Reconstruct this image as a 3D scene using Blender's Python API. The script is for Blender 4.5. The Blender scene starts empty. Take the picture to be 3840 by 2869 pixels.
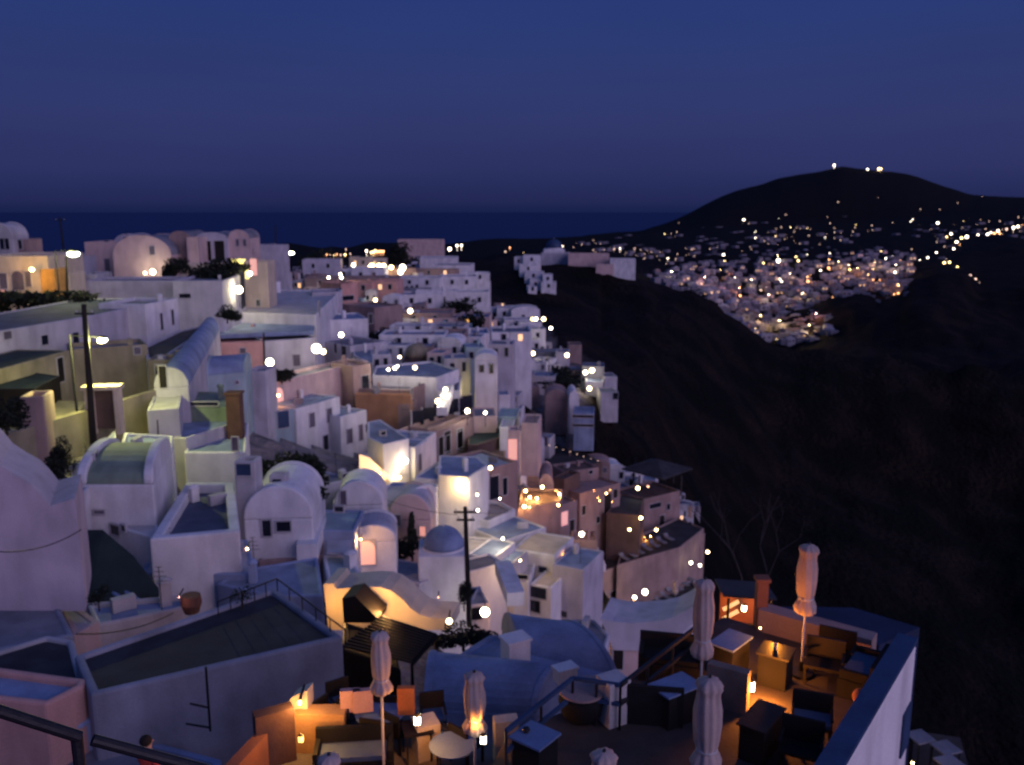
import bpy, math, random
import numpy as np
from mathutils import Vector, noise, Matrix
random.seed(11)
# ------------------------------------------------------------------ camera, sky, light, exposure
scn = bpy.context.scene
COL = scn.collection
PITCH = math.radians(11.0); FS = 3325.5; CX, CY = 1920.0, 1434.5
cam_d = bpy.data.cameras.new('camera'); cam = bpy.data.objects.new('camera', cam_d); COL.objects.link(cam)
cam.location = (0, 0, 0); cam.rotation_euler = (math.radians(90) - PITCH, 0, 0)
cam_d.sensor_width = 36; cam_d.lens = 36 * FS / 3840.0
cam_d.clip_start = 0.1; cam_d.clip_end = 200000
cam_d.dof.use_dof = True; cam_d.dof.focus_distance = 4.0; cam_d.dof.aperture_fstop = 2.5
scn.camera = cam
w = bpy.data.worlds.new("World"); scn.world = w; w.use_nodes = True
nt = w.node_tree; nt.nodes.clear()
N = nt.nodes.new; L_ = nt.links.new
out = N('ShaderNodeOutputWorld'); bg = N('ShaderNodeBackground'); bg2 = N('ShaderNodeBackground'); add = N('ShaderNodeAddShader')
sky = N('ShaderNodeTexSky'); sky.sky_type = 'NISHITA'; sky.sun_disc = False
sky.sun_elevation = math.radians(-4); sky.sun_rotation = math.radians(120)
bg2.inputs['Strength'].default_value = 0.05; L_(sky.outputs[0], bg2.inputs[0])
tc = N('ShaderNodeTexCoord'); sep = N('ShaderNodeSeparateXYZ'); L_(tc.outputs['Generated'], sep.inputs[0])
ramp = N('ShaderNodeValToRGB'); mr = N('ShaderNodeMapRange'); mr.inputs['From Min'].default_value = -0.02; mr.inputs['From Max'].default_value = 0.5
L_(sep.outputs['Z'], mr.inputs[0]); L_(mr.outputs[0], ramp.inputs[0])
cr = ramp.color_ramp
stops = [(0.0, (.0075, .013, .064)), (.038, (.010, .017, .074)), (.055, (.017, .023, .092)), (.12, (.027, .034, .128)), (.22, (.032, .043, .158)), (.36, (.026, .045, .178)), (.5, (.020, .043, .196)), (.62, (.020, .050, .22)), (1.0, (.030, .075, .28))]
while len(cr.elements) < len(stops): cr.elements.new(0.5)
for e, (p, c) in zip(cr.elements, stops): e.position = p; e.color = (*c, 1)
cn_ = N('ShaderNodeTexNoise'); cn_.inputs['Scale'].default_value = 2.2; cn_.inputs['Detail'].default_value = 5; cm = N('ShaderNodeMapping'); cm.inputs['Scale'].default_value = (1, 1, 5); L_(tc.outputs['Generated'], cm.inputs[0]); L_(cm.outputs[0], cn_.inputs['Vector'])
cmr = N('ShaderNodeMapRange'); cmr.inputs['To Min'].default_value = .86; cmr.inputs['To Max'].default_value = 1.14; L_(cn_.outputs[0], cmr.inputs[0]); cmx = N('ShaderNodeMix'); cmx.data_type = 'RGBA'; cmx.blend_type = 'MULTIPLY'; cmx.inputs[0].default_value = 1
L_(ramp.outputs[0], cmx.inputs[6]); L_(cmr.outputs[0], cmx.inputs[7]); L_(cmx.outputs[2], bg.inputs[0]); bg.inputs['Strength'].default_value = .94
L_(bg.outputs[0], add.inputs[0]); L_(bg2.outputs[0], add.inputs[1]); L_(add.outputs[0], out.inputs[0])
sun_d = bpy.data.lights.new('afterglow', 'SUN'); sun = bpy.data.objects.new('afterglow', sun_d); COL.objects.link(sun)
sun_d.energy = 1.45; sun_d.angle = math.radians(60); sun_d.color = (.86, .64, 1.0)
sun.rotation_euler = Vector((-0.70, 0.64, -0.22)).to_track_quat('-Z', 'Y').to_euler()
scn.view_settings.view_transform = 'Standard'; scn.view_settings.look = 'None'
scn.view_settings.exposure = 0; scn.view_settings.gamma = 1
scn.cycles.use_denoising = True
scn.cycles.max_bounces = 5; scn.cycles.diffuse_bounces = 3; scn.cycles.sample_clamp_indirect = 3
scn.cycles.use_light_tree = True

# ------------------------------------------------------------------ picture <-> place
def crop(x0, y0, s=2144 / 960.0): return lambda x, y: (x0 + x / s, y0 + y / s)
A = crop(0, 760); B = crop(700, 800); C = crop(0, 1100); D = crop(0, 1700); E = crop(0, 2129); F = crop(800, 1250); G = crop(900, 1700)
H = crop(900, 2129); I = crop(1600, 1100); J = crop(1700, 1600); K = crop(1700, 2129); L = crop(2500, 2029, 1.968); M = crop(2400, 560, 1.536)
NN = crop(2000, 1600, 2.1744); Q = crop(1200, 1300, 3.0614); R = crop(1100, 850, 3.0614); S = crop(1700, 850, 3.0614); T = crop(1500, 1900, 3.0614)
def P(u, v): return (u * 1.736, v * 1.736)
ct, st = math.cos(PITCH), math.sin(PITCH)
def ray(p):
    a = (p[0] - CX) / FS; b = (CY - p[1]) / FS
    return Vector((a, ct + b * st, -st + b * ct))
def pz(p, z): d = ray(p); return d * (z / d.z)
def py(p, Y): d = ray(p); return d * (Y / d.y)
def zat(p, Y): return py(p, Y).z
def proj(v):
    dd = v.y * ct - v.z * st
    return (CX + FS * v.x / dd, CY - FS * (v.y * st + v.z * ct) / dd, dd)

# ------------------------------------------------------------------ materials
MATS = {}
def mat(name, col, rough=.85, var=.25, scale=1.2, bump=.15, col2=None, fine=18, metal=0, spec=.3):
    if name in MATS: return MATS[name]
    m = bpy.data.materials.new(name); m.use_nodes = True; t = m.node_tree; b = t.nodes['Principled BSDF']
    n = t.nodes.new; l = t.links.new
    g = n('ShaderNodeNewGeometry'); nz = n('ShaderNodeTexNoise'); nz.inputs['Scale'].default_value = scale; nz.inputs['Detail'].default_value = 6
    l(g.outputs['Position'], nz.inputs['Vector'])
    nf = n('ShaderNodeTexNoise'); nf.inputs['Scale'].default_value = fine; nf.inputs['Detail'].default_value = 4
    l(g.outputs['Position'], nf.inputs['Vector'])
    mx = n('ShaderNodeMix'); mx.data_type = 'RGBA'
    c2 = col2 or tuple(c * (1 - var) for c in col)
    r = n('ShaderNodeMapRange'); r.inputs['From Min'].default_value = .35; r.inputs['From Max'].default_value = .65
    l(nz.outputs[0], r.inputs[0]); l(r.outputs[0], mx.inputs[0])
    mx.inputs[6].default_value = (*col, 1); mx.inputs[7].default_value = (*c2, 1)
    m2 = n('ShaderNodeMix'); m2.data_type = 'RGBA'; m2.blend_type = 'MULTIPLY'; m2.inputs[0].default_value = .35
    l(mx.outputs[2], m2.inputs[6]); l(nf.outputs[0], m2.inputs[7])
    mp = n('ShaderNodeMapping'); mp.inputs['Scale'].default_value = (1.1, 1.1, .3); l(g.outputs['Position'], mp.inputs[0]); ns = n('ShaderNodeTexNoise'); ns.inputs['Scale'].default_value = 1; ns.inputs['Detail'].default_value = 5; l(mp.outputs[0], ns.inputs['Vector'])
    rs = n('ShaderNodeMapRange'); rs.inputs['From Min'].default_value = .42; rs.inputs['From Max'].default_value = .72; rs.inputs['To Min'].default_value = 1.08; rs.inputs['To Max'].default_value = 1 - var * .8; l(ns.outputs[0], rs.inputs[0])
    m3 = n('ShaderNodeMix'); m3.data_type = 'RGBA'; m3.blend_type = 'MULTIPLY'; m3.inputs[0].default_value = 1; l(m2.outputs[2], m3.inputs[6]); l(rs.outputs[0], m3.inputs[7]); m2 = m3
    l(m2.outputs[2], b.inputs['Base Color']); b.inputs['Roughness'].default_value = rough; b.inputs['Metallic'].default_value = metal
    b.inputs['Specular IOR Level'].default_value = spec
    if bump:
        bp = n('ShaderNodeBump'); bp.inputs['Strength'].default_value = bump; bp.inputs['Distance'].default_value = .05
        l(nf.outputs[0], bp.inputs['Height']); l(bp.outputs[0], b.inputs['Normal'])
    MATS[name] = m; return m
def emit(name, col, strength, base=(.8, .8, .8), sample=True):
    if name in MATS: return MATS[name]
    m = bpy.data.materials.new(name); m.use_nodes = True; b = m.node_tree.nodes['Principled BSDF']
    b.inputs['Base Color'].default_value = (*base, 1); b.inputs['Emission Color'].default_value = (*col, 1); b.inputs['Emission Strength'].default_value = strength
    if not sample: m.cycles.emission_sampling = 'NONE'
    MATS[name] = m; return m
white = mat('white_plaster', (.80, .80, .80), var=.2, scale=.5)
white2 = mat('grey_white_plaster', (.55, .54, .55), var=.25, scale=.4)
cream = mat('cream_plaster', (.70, .60, .44), var=.18, scale=.6)
pink = mat('pink_plaster', (.66, .50, .46), var=.18, scale=.5)
salmon = mat('salmon_plaster', (.66, .38, .32), var=.18, scale=.5)
rose = mat('rose_brown_plaster', (.36, .26, .24), var=.22, scale=.5)
ochre = mat('ochre_plaster', (.42, .22, .12), var=.2, scale=.6)
brown = mat('brown_plaster', (.15, .10, .085), var=.25, scale=.6)
olive = mat('olive_stucco', (.33, .29, .20), var=.3, scale=.5)
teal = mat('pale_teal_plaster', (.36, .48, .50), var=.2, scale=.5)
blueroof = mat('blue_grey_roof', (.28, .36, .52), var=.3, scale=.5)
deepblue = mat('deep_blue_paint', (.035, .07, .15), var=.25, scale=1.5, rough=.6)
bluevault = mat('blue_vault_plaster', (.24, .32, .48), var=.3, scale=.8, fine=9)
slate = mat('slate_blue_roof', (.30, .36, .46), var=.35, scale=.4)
navy = mat('navy_roof', (.02, .035, .09), var=.3)
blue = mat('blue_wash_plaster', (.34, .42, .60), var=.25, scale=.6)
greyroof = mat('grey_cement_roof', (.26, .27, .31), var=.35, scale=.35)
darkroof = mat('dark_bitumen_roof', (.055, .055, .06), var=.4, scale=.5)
greenroof = mat('green_grey_roof', (.25, .33, .24), var=.3, scale=.5)
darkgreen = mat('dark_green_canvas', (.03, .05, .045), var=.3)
mauve = mat('mauve_plaster', (.54, .53, .58), var=.2, scale=.5)
glass = mat('dark_window_glass', (.015, .018, .03), rough=.15, var=.2, bump=0, spec=.5)
shut = mat('weathered_shutter', (.16, .14, .18), var=.3)
wood = mat('dark_wood', (.016, .012, .010), var=.4, rough=.6)
metal = mat('dark_metal', (.02, .02, .025), rough=.5, var=.3)
foliage = mat('dark_foliage', (.014, .022, .012), var=.5, scale=2)
bark = mat('bark', (.05, .035, .025), var=.4)
wicker = mat('dark_wicker', (.010, .010, .011), var=.5, fine=60, bump=.5)
canvas = mat('cream_canvas', (.46, .37, .34), var=.15, scale=3, fine=40)
cushion = mat('pale_blue_cushion', (.09, .13, .21), var=.12, scale=3)
orange = mat('orange_cushion', (.75, .20, .05), var=.15, scale=3)
cloth = mat('blue_white_tablecloth', (.16, .24, .40), var=.12, scale=2)
redbrown = mat('red_brown_plaster', (.13, .065, .05), var=.3)
stone = mat('terrace_floor', (.20, .17, .15), var=.35, scale=1.3)
shadewall = mat('shade_dimmed_wall', (.34, .36, .42), var=.3, scale=.6)  # darker grey stands in for the dim light on the near left walls
floor_dk = mat('dark_terrace_floor', (.065, .055, .05), var=.35, scale=1.3)
terra = mat('terracotta', (.26, .095, .055), var=.2)
E_white = emit('lamp_white', (1, .86, .60), 11, sample=False)
E_soft = emit('lamp_soft_yellow', (1, .74, .38), 8, sample=False)
E_warm = emit('lamp_warm', (1, .68, .28), 12, sample=False)
E_green = emit('lamp_greenish', (.88, 1, .72), 14, sample=False)
E_win = emit('lit_window_and_slat_warm', (1, .50, .12), 1.3, sample=False)
E_yel = emit('lit_window_yellow', (1, .80, .12), 2.2, sample=False)
E_or = emit('lit_window_wall_glow_orange', (1, .26, .04), .6, sample=False)
E_farw = emit('far_lamp_white', (1, .82, .62), 7, sample=False)
E_faro = emit('far_lamp_orange', (1, .42, .14), 5, sample=False)
E_fary = emit('far_lamp_yellow', (1, .68, .26), 6, sample=False)
E_fard = emit('far_lamp_dim', (1, .62, .42), 2.2, sample=False)

# ------------------------------------------------------------------ mesh helpers
class MB:
    def __init__(s): s.v = []; s.f = []
    def face(s, pts): i = len(s.v); s.v += [Vector(p) for p in pts]; s.f.append(list(range(i, i + len(pts)))); return s
    def mesh(s, vs, fs): i = len(s.v); s.v += [Vector(p) for p in vs]; s.f += [[i + k for k in f] for f in fs]; return s
    def hexa(s, b, t):   # bottom ring, top ring (same order)
        n = len(b); s.mesh(list(b) + list(t), [list(range(n))[::-1], list(range(n, 2 * n))] + [[k, (k + 1) % n, n + (k + 1) % n, n + k] for k in range(n)]); return s
    def prism(s, poly, z0, z1): return s.hexa([(p[0], p[1], z0) for p in poly], [(p[0], p[1], z1) for p in poly])
    def box(s, c, sz, yaw=0, ax=None):
        c = Vector(c)
        if ax is None: ax = (Vector((math.cos(yaw), math.sin(yaw), 0)), Vector((-math.sin(yaw), math.cos(yaw), 0)), Vector((0, 0, 1)))
        x, y, z = [ax[k] * sz[k] / 2 for k in range(3)]
        return s.hexa([c - x - y - z, c + x - y - z, c + x + y - z, c - x + y - z], [c - x - y + z, c + x - y + z, c + x + y + z, c - x + y + z])
    def bar(s, a, b, r, n=8, r2=None):
        a = Vector(a); b = Vector(b); d = (b - a).normalized(); u = d.orthogonal().normalized(); v = d.cross(u); r2 = r if r2 is None else r2
        ra = [a + (u * math.cos(t) + v * math.sin(t)) * r for t in [6.28318 * k / n for k in range(n)]]
        rb = [b + (u * math.cos(t) + v * math.sin(t)) * r2 for t in [6.28318 * k / n for k in range(n)]]
        return s.hexa(ra, rb)
    def lathe(s, c, prof, n=20, squash=None):
        c = Vector(c); vs = []; fs = []
        for i, (r, z) in enumerate(prof):
            for k in range(n):
                a = 6.28318 * k / n; q = 1 if squash is None else squash(a, z)
                vs.append(c + Vector((r * q * math.cos(a), r * q * math.sin(a), z)))
        for i in range(len(prof) - 1):
            for k in range(n): fs.append([i * n + k, i * n + (k + 1) % n, (i + 1) * n + (k + 1) % n, (i + 1) * n + k])
        fs.append(list(range(n))[::-1]); fs.append([(len(prof) - 1) * n + k for k in range(n)])
        return s.mesh(vs, fs)
    def ball(s, c, r, n=12, sx=1, sz=1):
        return s.lathe(c, [(max(.001, r * sx * math.sin(math.pi * k / n)), -r * sz * math.cos(math.pi * k / n)) for k in range(n + 1)], n)

def tag(o, label, cat=None, group=None, kind=None):
    if label: o['label'] = label
    if cat: o['category'] = cat
    if group: o['group'] = group
    if kind: o['kind'] = kind
    return o
def link(name, mb, m, parent=None, loc=None, smooth=False):
    me = bpy.data.meshes.new(name)
    rl = Vector(loc) if loc is not None else Vector((0, 0, 0))
    me.from_pydata([tuple(v - rl) for v in mb.v], [], mb.f); me.materials.append(m); me.update()
    if smooth:
        me.polygons.foreach_set('use_smooth', [True] * len(me.polygons)); me.update()
    o = bpy.data.objects.new(name, me); COL.objects.link(o); return o
class Thing:
    def __init__(s, name, label, cat, loc, group=None, kind=None):
        s.o = bpy.data.objects.new(name, None); COL.objects.link(s.o); s.loc = Vector(loc); s.o.location = s.loc; s.o.empty_display_size = .3
        tag(s.o, label, cat, group, kind)
    def part(s, name, mb, m, parent=None, smooth=False, label=None):
        o = link(name, mb, m, loc=s.loc, smooth=smooth); o.parent = parent or s.o
        if label: o['label'] = label
        if name in ('wall', 'gable') and 15 < s.loc.y < 135:
            bv = o.modifiers.new('soft_edges', 'BEVEL'); bv.width = .09; bv.segments = 2; bv.limit_method = 'ANGLE'
        return o
    def light(s, p, power, col, r=.12, name='light_source'):
        ld = bpy.data.lights.new(name, 'POINT'); ld.energy = power; ld.color = col; ld.shadow_soft_size = r
        o = bpy.data.objects.new(name, ld); COL.objects.link(o); o.parent = s.o; o.location = Vector(p) - s.loc; return o
def solo(name, mb, m, label, cat, group=None, smooth=False, loc=None):
    vs = mb.v; c = loc if loc is not None else Vector((sum(v.x for v in vs) / len(vs), sum(v.y for v in vs) / len(vs), min(v.z for v in vs)))
    o = link(name, mb, m, loc=c, smooth=smooth); o.location = c; return tag(o, label, cat, group)
def inset(poly, t):
    n = len(poly); out = []
    ar = sum(poly[i][0] * poly[(i + 1) % n][1] - poly[(i + 1) % n][0] * poly[i][1] for i in range(n)); sg = 1 if ar > 0 else -1
    for i in range(n):
        a, b, c = Vector(poly[i - 1][:2]), Vector(poly[i][:2]), Vector(poly[(i + 1) % n][:2])
        d1 = (b - a).normalized(); d2 = (c - b).normalized(); n1 = Vector((-d1.y, d1.x)) * sg; n2 = Vector((-d2.y, d2.x)) * sg
        m = (n1 + n2); k = t / max(.3, (1 + n1.dot(n2)) / 1.0); out.append(b + m * k)
    return out

# ------------------------------------------------------------------ buildings
PROT = set()
HOUSES = []      # (poly, z_ground, z_top, screen bbox, dist)
def window(th, p, wall, zc, w, h, kind='d', arch=False):
    """frame and pane on wall plane; wall=(a,b,normal)"""
    a, b, n = wall; e = (b - a).normalized(); d = ray(p); t = (a - Vector((0, 0, 0))).dot(n) / d.dot(n); c = d * t
    up = Vector((0, 0, 1)); ax = (e, n, up)
    c = c + n * .02
    m = {'d': glass, 's': shut, 'l': E_win, 'y': E_yel, 'o': E_or, 'w': wood, 'b': deepblue}[kind.lower()]
    fr = MB(); f = .07
    fr.box(c + e * (w / 2 + f / 2), (f, .12, h + 2 * f), ax=ax); fr.box(c - e * (w / 2 + f / 2), (f, .12, h + 2 * f), ax=ax)
    fr.box(c + up * (h / 2 + f / 2), (w, .12, f), ax=ax); fr.box(c - up * (h / 2 + f / 2), (w, .16, f), ax=ax)
    isdoor = h > 1.75
    fo = th.part('door_frame' if isdoor else 'window', fr, FRAME[0])
    pn = MB()
    if arch:
        k = 8; pts = [c + e * (w / 2) * math.cos(math.pi * i / k) + up * (h / 2 - w / 2 + (w / 2) * math.sin(math.pi * i / k)) for i in range(k + 1)]
        pts += [c - e * w / 2 - up * h / 2, c + e * w / 2 - up * h / 2]
        pn.hexa([q - n * .03 for q in pts], [q + n * .03 for q in pts])
    else:
        pn.box(c, (w, .06, h), ax=ax)
        if not isdoor and kind == 'd' and w > .5: fr2 = MB(); 
    th.part('door' if isdoor else 'pane', pn, m, parent=fo)
RL = random.Random(99); FRAME = [white2]; RC = random.Random(21)
def walls_of(poly, z):
    out = []; n = len(poly); cx = sum(p[0] for p in poly) / n; cy = sum(p[1] for p in poly) / n
    for i in range(n):
        a = Vector((poly[i][0], poly[i][1], z)); b = Vector((poly[(i + 1) % n][0], poly[(i + 1) % n][1], z))
        e = (b - a).normalized(); nn = Vector((e.y, -e.x, 0))
        if nn.dot(Vector((a.x - cx, a.y - cy, 0))) < 0: nn = -nn
        if nn.dot(-a) > 0: out.append((a, b, nn))
    return out
def house(label, a=None, b=None, Y=None, z=None, dep=6, h=3, bot=None, w=None, yaw=None, poly=None, roof='flat', par=.35, wm=None, rm=None,
          rise=None, wins=(), name='house', cat='house', group=None, ext=14, chim=None, reg=True, gab=None, drum=.5, rimw=.22, aslope=0):
    wm = wm or white; rm = rm or wm
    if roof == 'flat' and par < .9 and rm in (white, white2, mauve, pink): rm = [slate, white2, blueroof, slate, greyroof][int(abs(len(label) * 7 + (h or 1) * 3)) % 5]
    if poly is not None:
        if z is None: z = zat(poly[0], Y)
        pl = [pz(p, z).xy for p in poly]
    else:
        if z is None: z = zat(a, Y)
        pa = pz(a, z) if abs(z) > 1e-6 and Y is None else py(a, Y)
        if w is not None:
            yw = math.radians(yaw or 0); pb = pa + Vector((math.cos(yw), math.sin(yw), 0)) * w
        else: pb = pz(b, z)
        e = (pb - pa); e.z = 0; e.normalize(); nrm = Vector((-e.y, e.x, 0))
        if nrm.y < 0: nrm = -nrm
        pl = [pa.xy, pb.xy, (pb + nrm * dep).xy, (pa + nrm * dep).xy]
    if bot is not None: h = z - zat(bot, pl[0].y)
    zg = z - h; c = sum(pl, Vector((0, 0))) / len(pl)
    th = Thing(name, label, cat, (c.x, c.y, zg), group)
    zb = zg - ext; mb = MB(); n = len(pl)
    if roof == 'flat':
        inn = inset(pl, rimw); zi = z - par
        vs = [(p.x, p.y, zb) for p in pl] + [(p.x, p.y, z) for p in pl] + [(p.x, p.y, z) for p in inn] + [(p.x, p.y, zi - .02) for p in inn]
        fs = []
        for i in range(n):
            j = (i + 1) % n
            fs += [[i, j, n + j, n + i], [n + i, n + j, 2 * n + j, 2 * n + i], [2 * n + i, 2 * n + j, 3 * n + j, 3 * n + i]]
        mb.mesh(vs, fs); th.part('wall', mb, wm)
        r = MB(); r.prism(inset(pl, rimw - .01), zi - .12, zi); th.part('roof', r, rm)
        if chim is None and RC.random() < .45 and c.y < 260 and (pl[1] - pl[0]).length > 2.4 and name == 'house':
            i0 = RC.randrange(len(pl)); f = RC.uniform(.25, .6); q = c + (pl[i0] - c) * f; hh = RC.uniform(.5, 1.1); sz = RC.uniform(.3, .5)
            cb = MB(); cb.box((q.x, q.y, zi + hh / 2), (sz, sz, hh), yaw=RC.uniform(0, 1)); co = th.part('chimney', cb, wm); cc = MB(); cc.lathe((q.x, q.y, zi + hh), [(sz * .75, 0), (sz * .75, .06), (sz * .3, .2)], 8); th.part('chimney_cap', cc, wm, parent=co)
        if RC.random() < .3 and c.y < 200 and (pl[1] - pl[0]).length > 3 and name == 'house':
            q = c + (pl[RC.randrange(len(pl))] - c) * RC.uniform(.2, .5); tb = MB(); tb.box((q.x, q.y, zi + .3), (.9, .35, .55), yaw=RC.uniform(0, 3)); th.part('roof_unit', tb, RC.choice([white2, greyroof]))
        if RC.random() < .22 and 30 < c.y < 200 and name == 'house':
            q = c + (pl[RC.randrange(len(pl))] - c) * RC.uniform(.3, .7); tb = MB(); tb.bar((q.x, q.y, zi), (q.x, q.y, zi + 1.9), .02, 5); [tb.box((q.x, q.y, zi + 1.3 + .2 * k_), (.7 - .15 * k_, .02, .02)) for k_ in range(4)]; th.part('aerial', tb, metal)
    elif roof in ('vy', 'vx'):
        q = pl if roof == 'vy' else [pl[1], pl[2], pl[3], pl[0]]   # arcs span q0->q1 and q3->q2
        rise = rise or (q[1] - q[0]).length / 2 * .85; k = 14; gb = .12 if gab is None else gab
        mb.prism(pl, zb, z)
        def arc(p0, p1, off, r0, zz=0):
            m = (p0 + p1) / 2; hw = (p1 - p0) / 2
            return [Vector((*(m - hw * math.cos(math.pi * i / k) * r0), z + off + rise * math.sin(math.pi * i / k) * r0)) for i in range(k + 1)]
        th.part('wall', mb, wm)
        rf = MB(); s0, s1 = arc(q[0], q[1], .01, .985), arc(q[3], q[2], .01, .985)
        rf.mesh(s0 + s1, [[i, i + 1, k + 2 + i, k + 1 + i] for i in range(k)] )
        th.part('vault_roof', rf, rm, smooth=False)
        for (p0, p1, p2) in ((q[0], q[1], q[3]), (q[3], q[2], q[0])):
            dn = (p2 - p0).normalized() * rimw; o_ = arc(p0, p1, gb, 1.0); g = MB(); o2 = [v + Vector((dn.x, dn.y, 0)) for v in o_]
            base = [Vector((p0.x, p0.y, z)), Vector((p1.x, p1.y, z))]
            ring = o_ + [Vector((p1.x, p1.y, z + .003)), Vector((p0.x, p0.y, z + .003))]; ring2 = [v + Vector((dn.x, dn.y, 0)) for v in ring]
            g.hexa(ring, ring2); th.part('gable', g, wm)
    elif roof == 'dome':
        mb.prism(pl, zb, z); th.part('wall', mb, wm)
        rr = min((pl[1] - pl[0]).length, (pl[2] - pl[1]).length) / 2 * .86; dr = MB(); dr.lathe((c.x, c.y, z), [(rr, -.1), (rr, drum)], 24); th.part('drum', dr, wm)
        dm = MB(); dm.lathe((c.x, c.y, z + drum), [(rr * .97 * math.cos(math.pi / 2 * i / 9) + .001, rr * .95 * math.sin(math.pi / 2 * i / 9)) for i in range(10)], 28)
        th.part('dome', dm, rm, smooth=True)
        cs = MB(); cs.box((c.x, c.y, z + drum + rr + .25), (.07, .07, .7)); cs.box((c.x, c.y, z + drum + rr + .38), (.36, .06, .07)); th.part('cross', cs, wm)
    elif roof == 'plain':
        mb.prism(pl, zb, z); th.part('wall', mb, wm)
    ws = walls_of(pl, z)
    for wn in wins:
        p, ww, wh = wn[0], wn[1], wn[2]; kd = wn[3] if len(wn) > 3 else 'd'; best = None
        for wl in ws:
            a_, b_, n_ = wl; d = ray(p); dn = d.dot(n_)
            if abs(dn) < 1e-4: continue
            t = a_.dot(n_) / dn; q = d * t; s = (q - a_).dot((b_ - a_).normalized()); ln = (b_ - a_).length
            over = max(0, ww / 2 - s, s + ww / 2 - ln)
            if t > 0 and (best is None or over < best[0] - 1e-6): best = (over, wl)
        if best and best[0] < 1.5: window(th, p, best[1], 0, ww, wh, kd.lower(), arch=kd.isupper())
    if chim:
        for (p, sz, hh) in chim:
            q = pz(p, z); cb = MB(); cb.box((q.x, q.y, z + hh / 2 - .2), (sz, sz, hh + .4)); co = th.part('chimney', cb, wm)
            cc = MB(); cc.box((q.x, q.y, z + hh + .05), (sz + .16, sz + .16, .1)); th.part('chimney_cap', cc, wm, parent=co)
    pr = [proj(Vector((p.x, p.y, zz))) for p in pl for zz in (zg, z)]
    if reg and any(k_ in label for k_ in ('windowed', 'grid of', 'ochre', 'arcade', 'long pink wall', 'tall yellow', 'bright lamp', 'olive dom', 'lounger', 'hotel front')): PROT.add(len(HOUSES))
    if reg: HOUSES.append((pl, zg, z - (par if roof == 'flat' else 0), (min(q[0] for q in pr), min(q[1] for q in pr), max(q[0] for q in pr), max(q[1] for q in pr)), c.length))
    return th

# ------------------------------------------------------------------ lamps
def lamp(label, p, Y, power=40, col=(1, .8, .5), r=.22, kind='globe', em=None, ground=None, name='lamp', group=None, off=None, arm=None):
    """globe on a short post, lantern on a wall, or street light on a tall pole"""
    c = py(p, Y); em = em or E_white; r = r * .52 * RL.uniform(.75, 1.2); em = E_soft if em is E_white and RL.random() < .4 else em
    H0 = ground if ground is not None else 2.2
    th = Thing(name, label, 'lamp', (c.x, c.y, c.z - H0), group)
    if kind == 'globe':
        b = MB(); b.ball(c, r, 10); th.part('globe', b, em, smooth=True)
        s = MB(); s.bar((c.x, c.y, c.z - H0), (c.x, c.y, c.z - r), .04); th.part('post', s, metal)
        s = MB(); s.box((c.x, c.y, c.z + r + .03), (.14, .14, .08)); th.part('cap', s, metal)
    elif kind == 'wall':
        b = MB(); b.ball(c, r, 10); th.part('globe', b, em, smooth=True)
        s = MB(); s.bar(c + Vector((0, .0, r)), c + Vector((0, .45, r + .1)), .03); th.part('bracket', s, metal)
    elif kind == 'street':
        ax = arm if arm is not None else -1.0
        b = MB(); b.ball(c, r, 10, sx=1.35, sz=.7); th.part('lamp_glass', b, em, smooth=True)
        hd = MB(); hd.ball(c + Vector((0, 0, r * .75)), r * 1.3, 10, sz=.35); th.part('lamp_head', hd, metal)
        s = MB(); s.bar((c.x + ax, c.y, c.z - H0), (c.x + ax, c.y, c.z + .35), .09, r2=.06); s.bar((c.x + ax, c.y, c.z + .3), (c.x, c.y, c.z + r * .8), .04)
        th.part('pole', s, metal)
    elif kind == 'lantern':
        b = MB(); b.box(c, (r * 1.3, r * 1.3, r * 2.0)); th.part('glass', b, em)
        s = MB(); s.box(c - Vector((0, 0, r * 1.08)), (r * 1.6, r * 1.6, r * .16)); th.part('base', s, metal)
        s = MB(); s.lathe(c + Vector((0, 0, r)), [(r * 1.1, 0), (r * .3, r * .6)], 4); th.part('cap', s, metal)
    if power: th.light(c + (off or Vector((0, -(r + .15), 0))), power, col, r)
    return th
# ================================================================== LEFT RIDGE
house('cream hotel wing on the ridge with arched openings beside an orange wall lamp', A(-150, 445), Y=100, w=7.2, yaw=2, dep=9, bot=A(0, 870), wm=cream, rm=greyroof, name='hotel',  cat='hotel',
      wins=[(A(150, 652), 1.3, 2.1, 'S'), (A(238, 640), .6, 1.7, 's'), (A(30, 660), .8, 1.8, 's'), (A(-60, 660), .8, 1.8, 's'), (A(20, 800), 1.2, 2.0, 'O')])
house('round-topped white belfry house at the left edge above the cream hotel', A(-160, 300), Y=118, w=4.2, yaw=0, dep=4, h=3.2, roof='vy', rise=2.0, wm=white2, wins=[(A(60, 345), .6, 1.4, 'd'), (A(20, 345), .6, 1.4, 'd')])
house('low roof pavilion with dark slots next to the round-topped belfry', A(100, 305), Y=119, w=1.9, yaw=0, dep=4, h=3, wm=rose, wins=[(A(125, 350), .5, 1.2, 'd'), (A(170, 350), .5, 1.2)])
house('small orange-lit annex at the right end of the cream hotel', A(332, 556), Y=100, w=1.6, yaw=0, dep=3, bot=A(332, 690), wm=mat('amber_glow_plaster', (.78, .42, .10)))  # orange lamp glow on the annex is put into the plaster colour
house('yellow-green lit wall block behind the annex and the street light pole', A(430, 588), Y=103, w=2.0, yaw=0, dep=4, bot=A(430, 800), wm=cream)
house('pale green lit low house right of the tall ridge street light', A(570, 600), Y=112, w=3.5, yaw=3, dep=5, h=3.4, wm=white2)
house('dim blue flat roof house behind the ridge street light', A(330, 440), Y=135, w=8.5, yaw=0, dep=8, h=6, wm=mauve, rm=greyroof)
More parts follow.
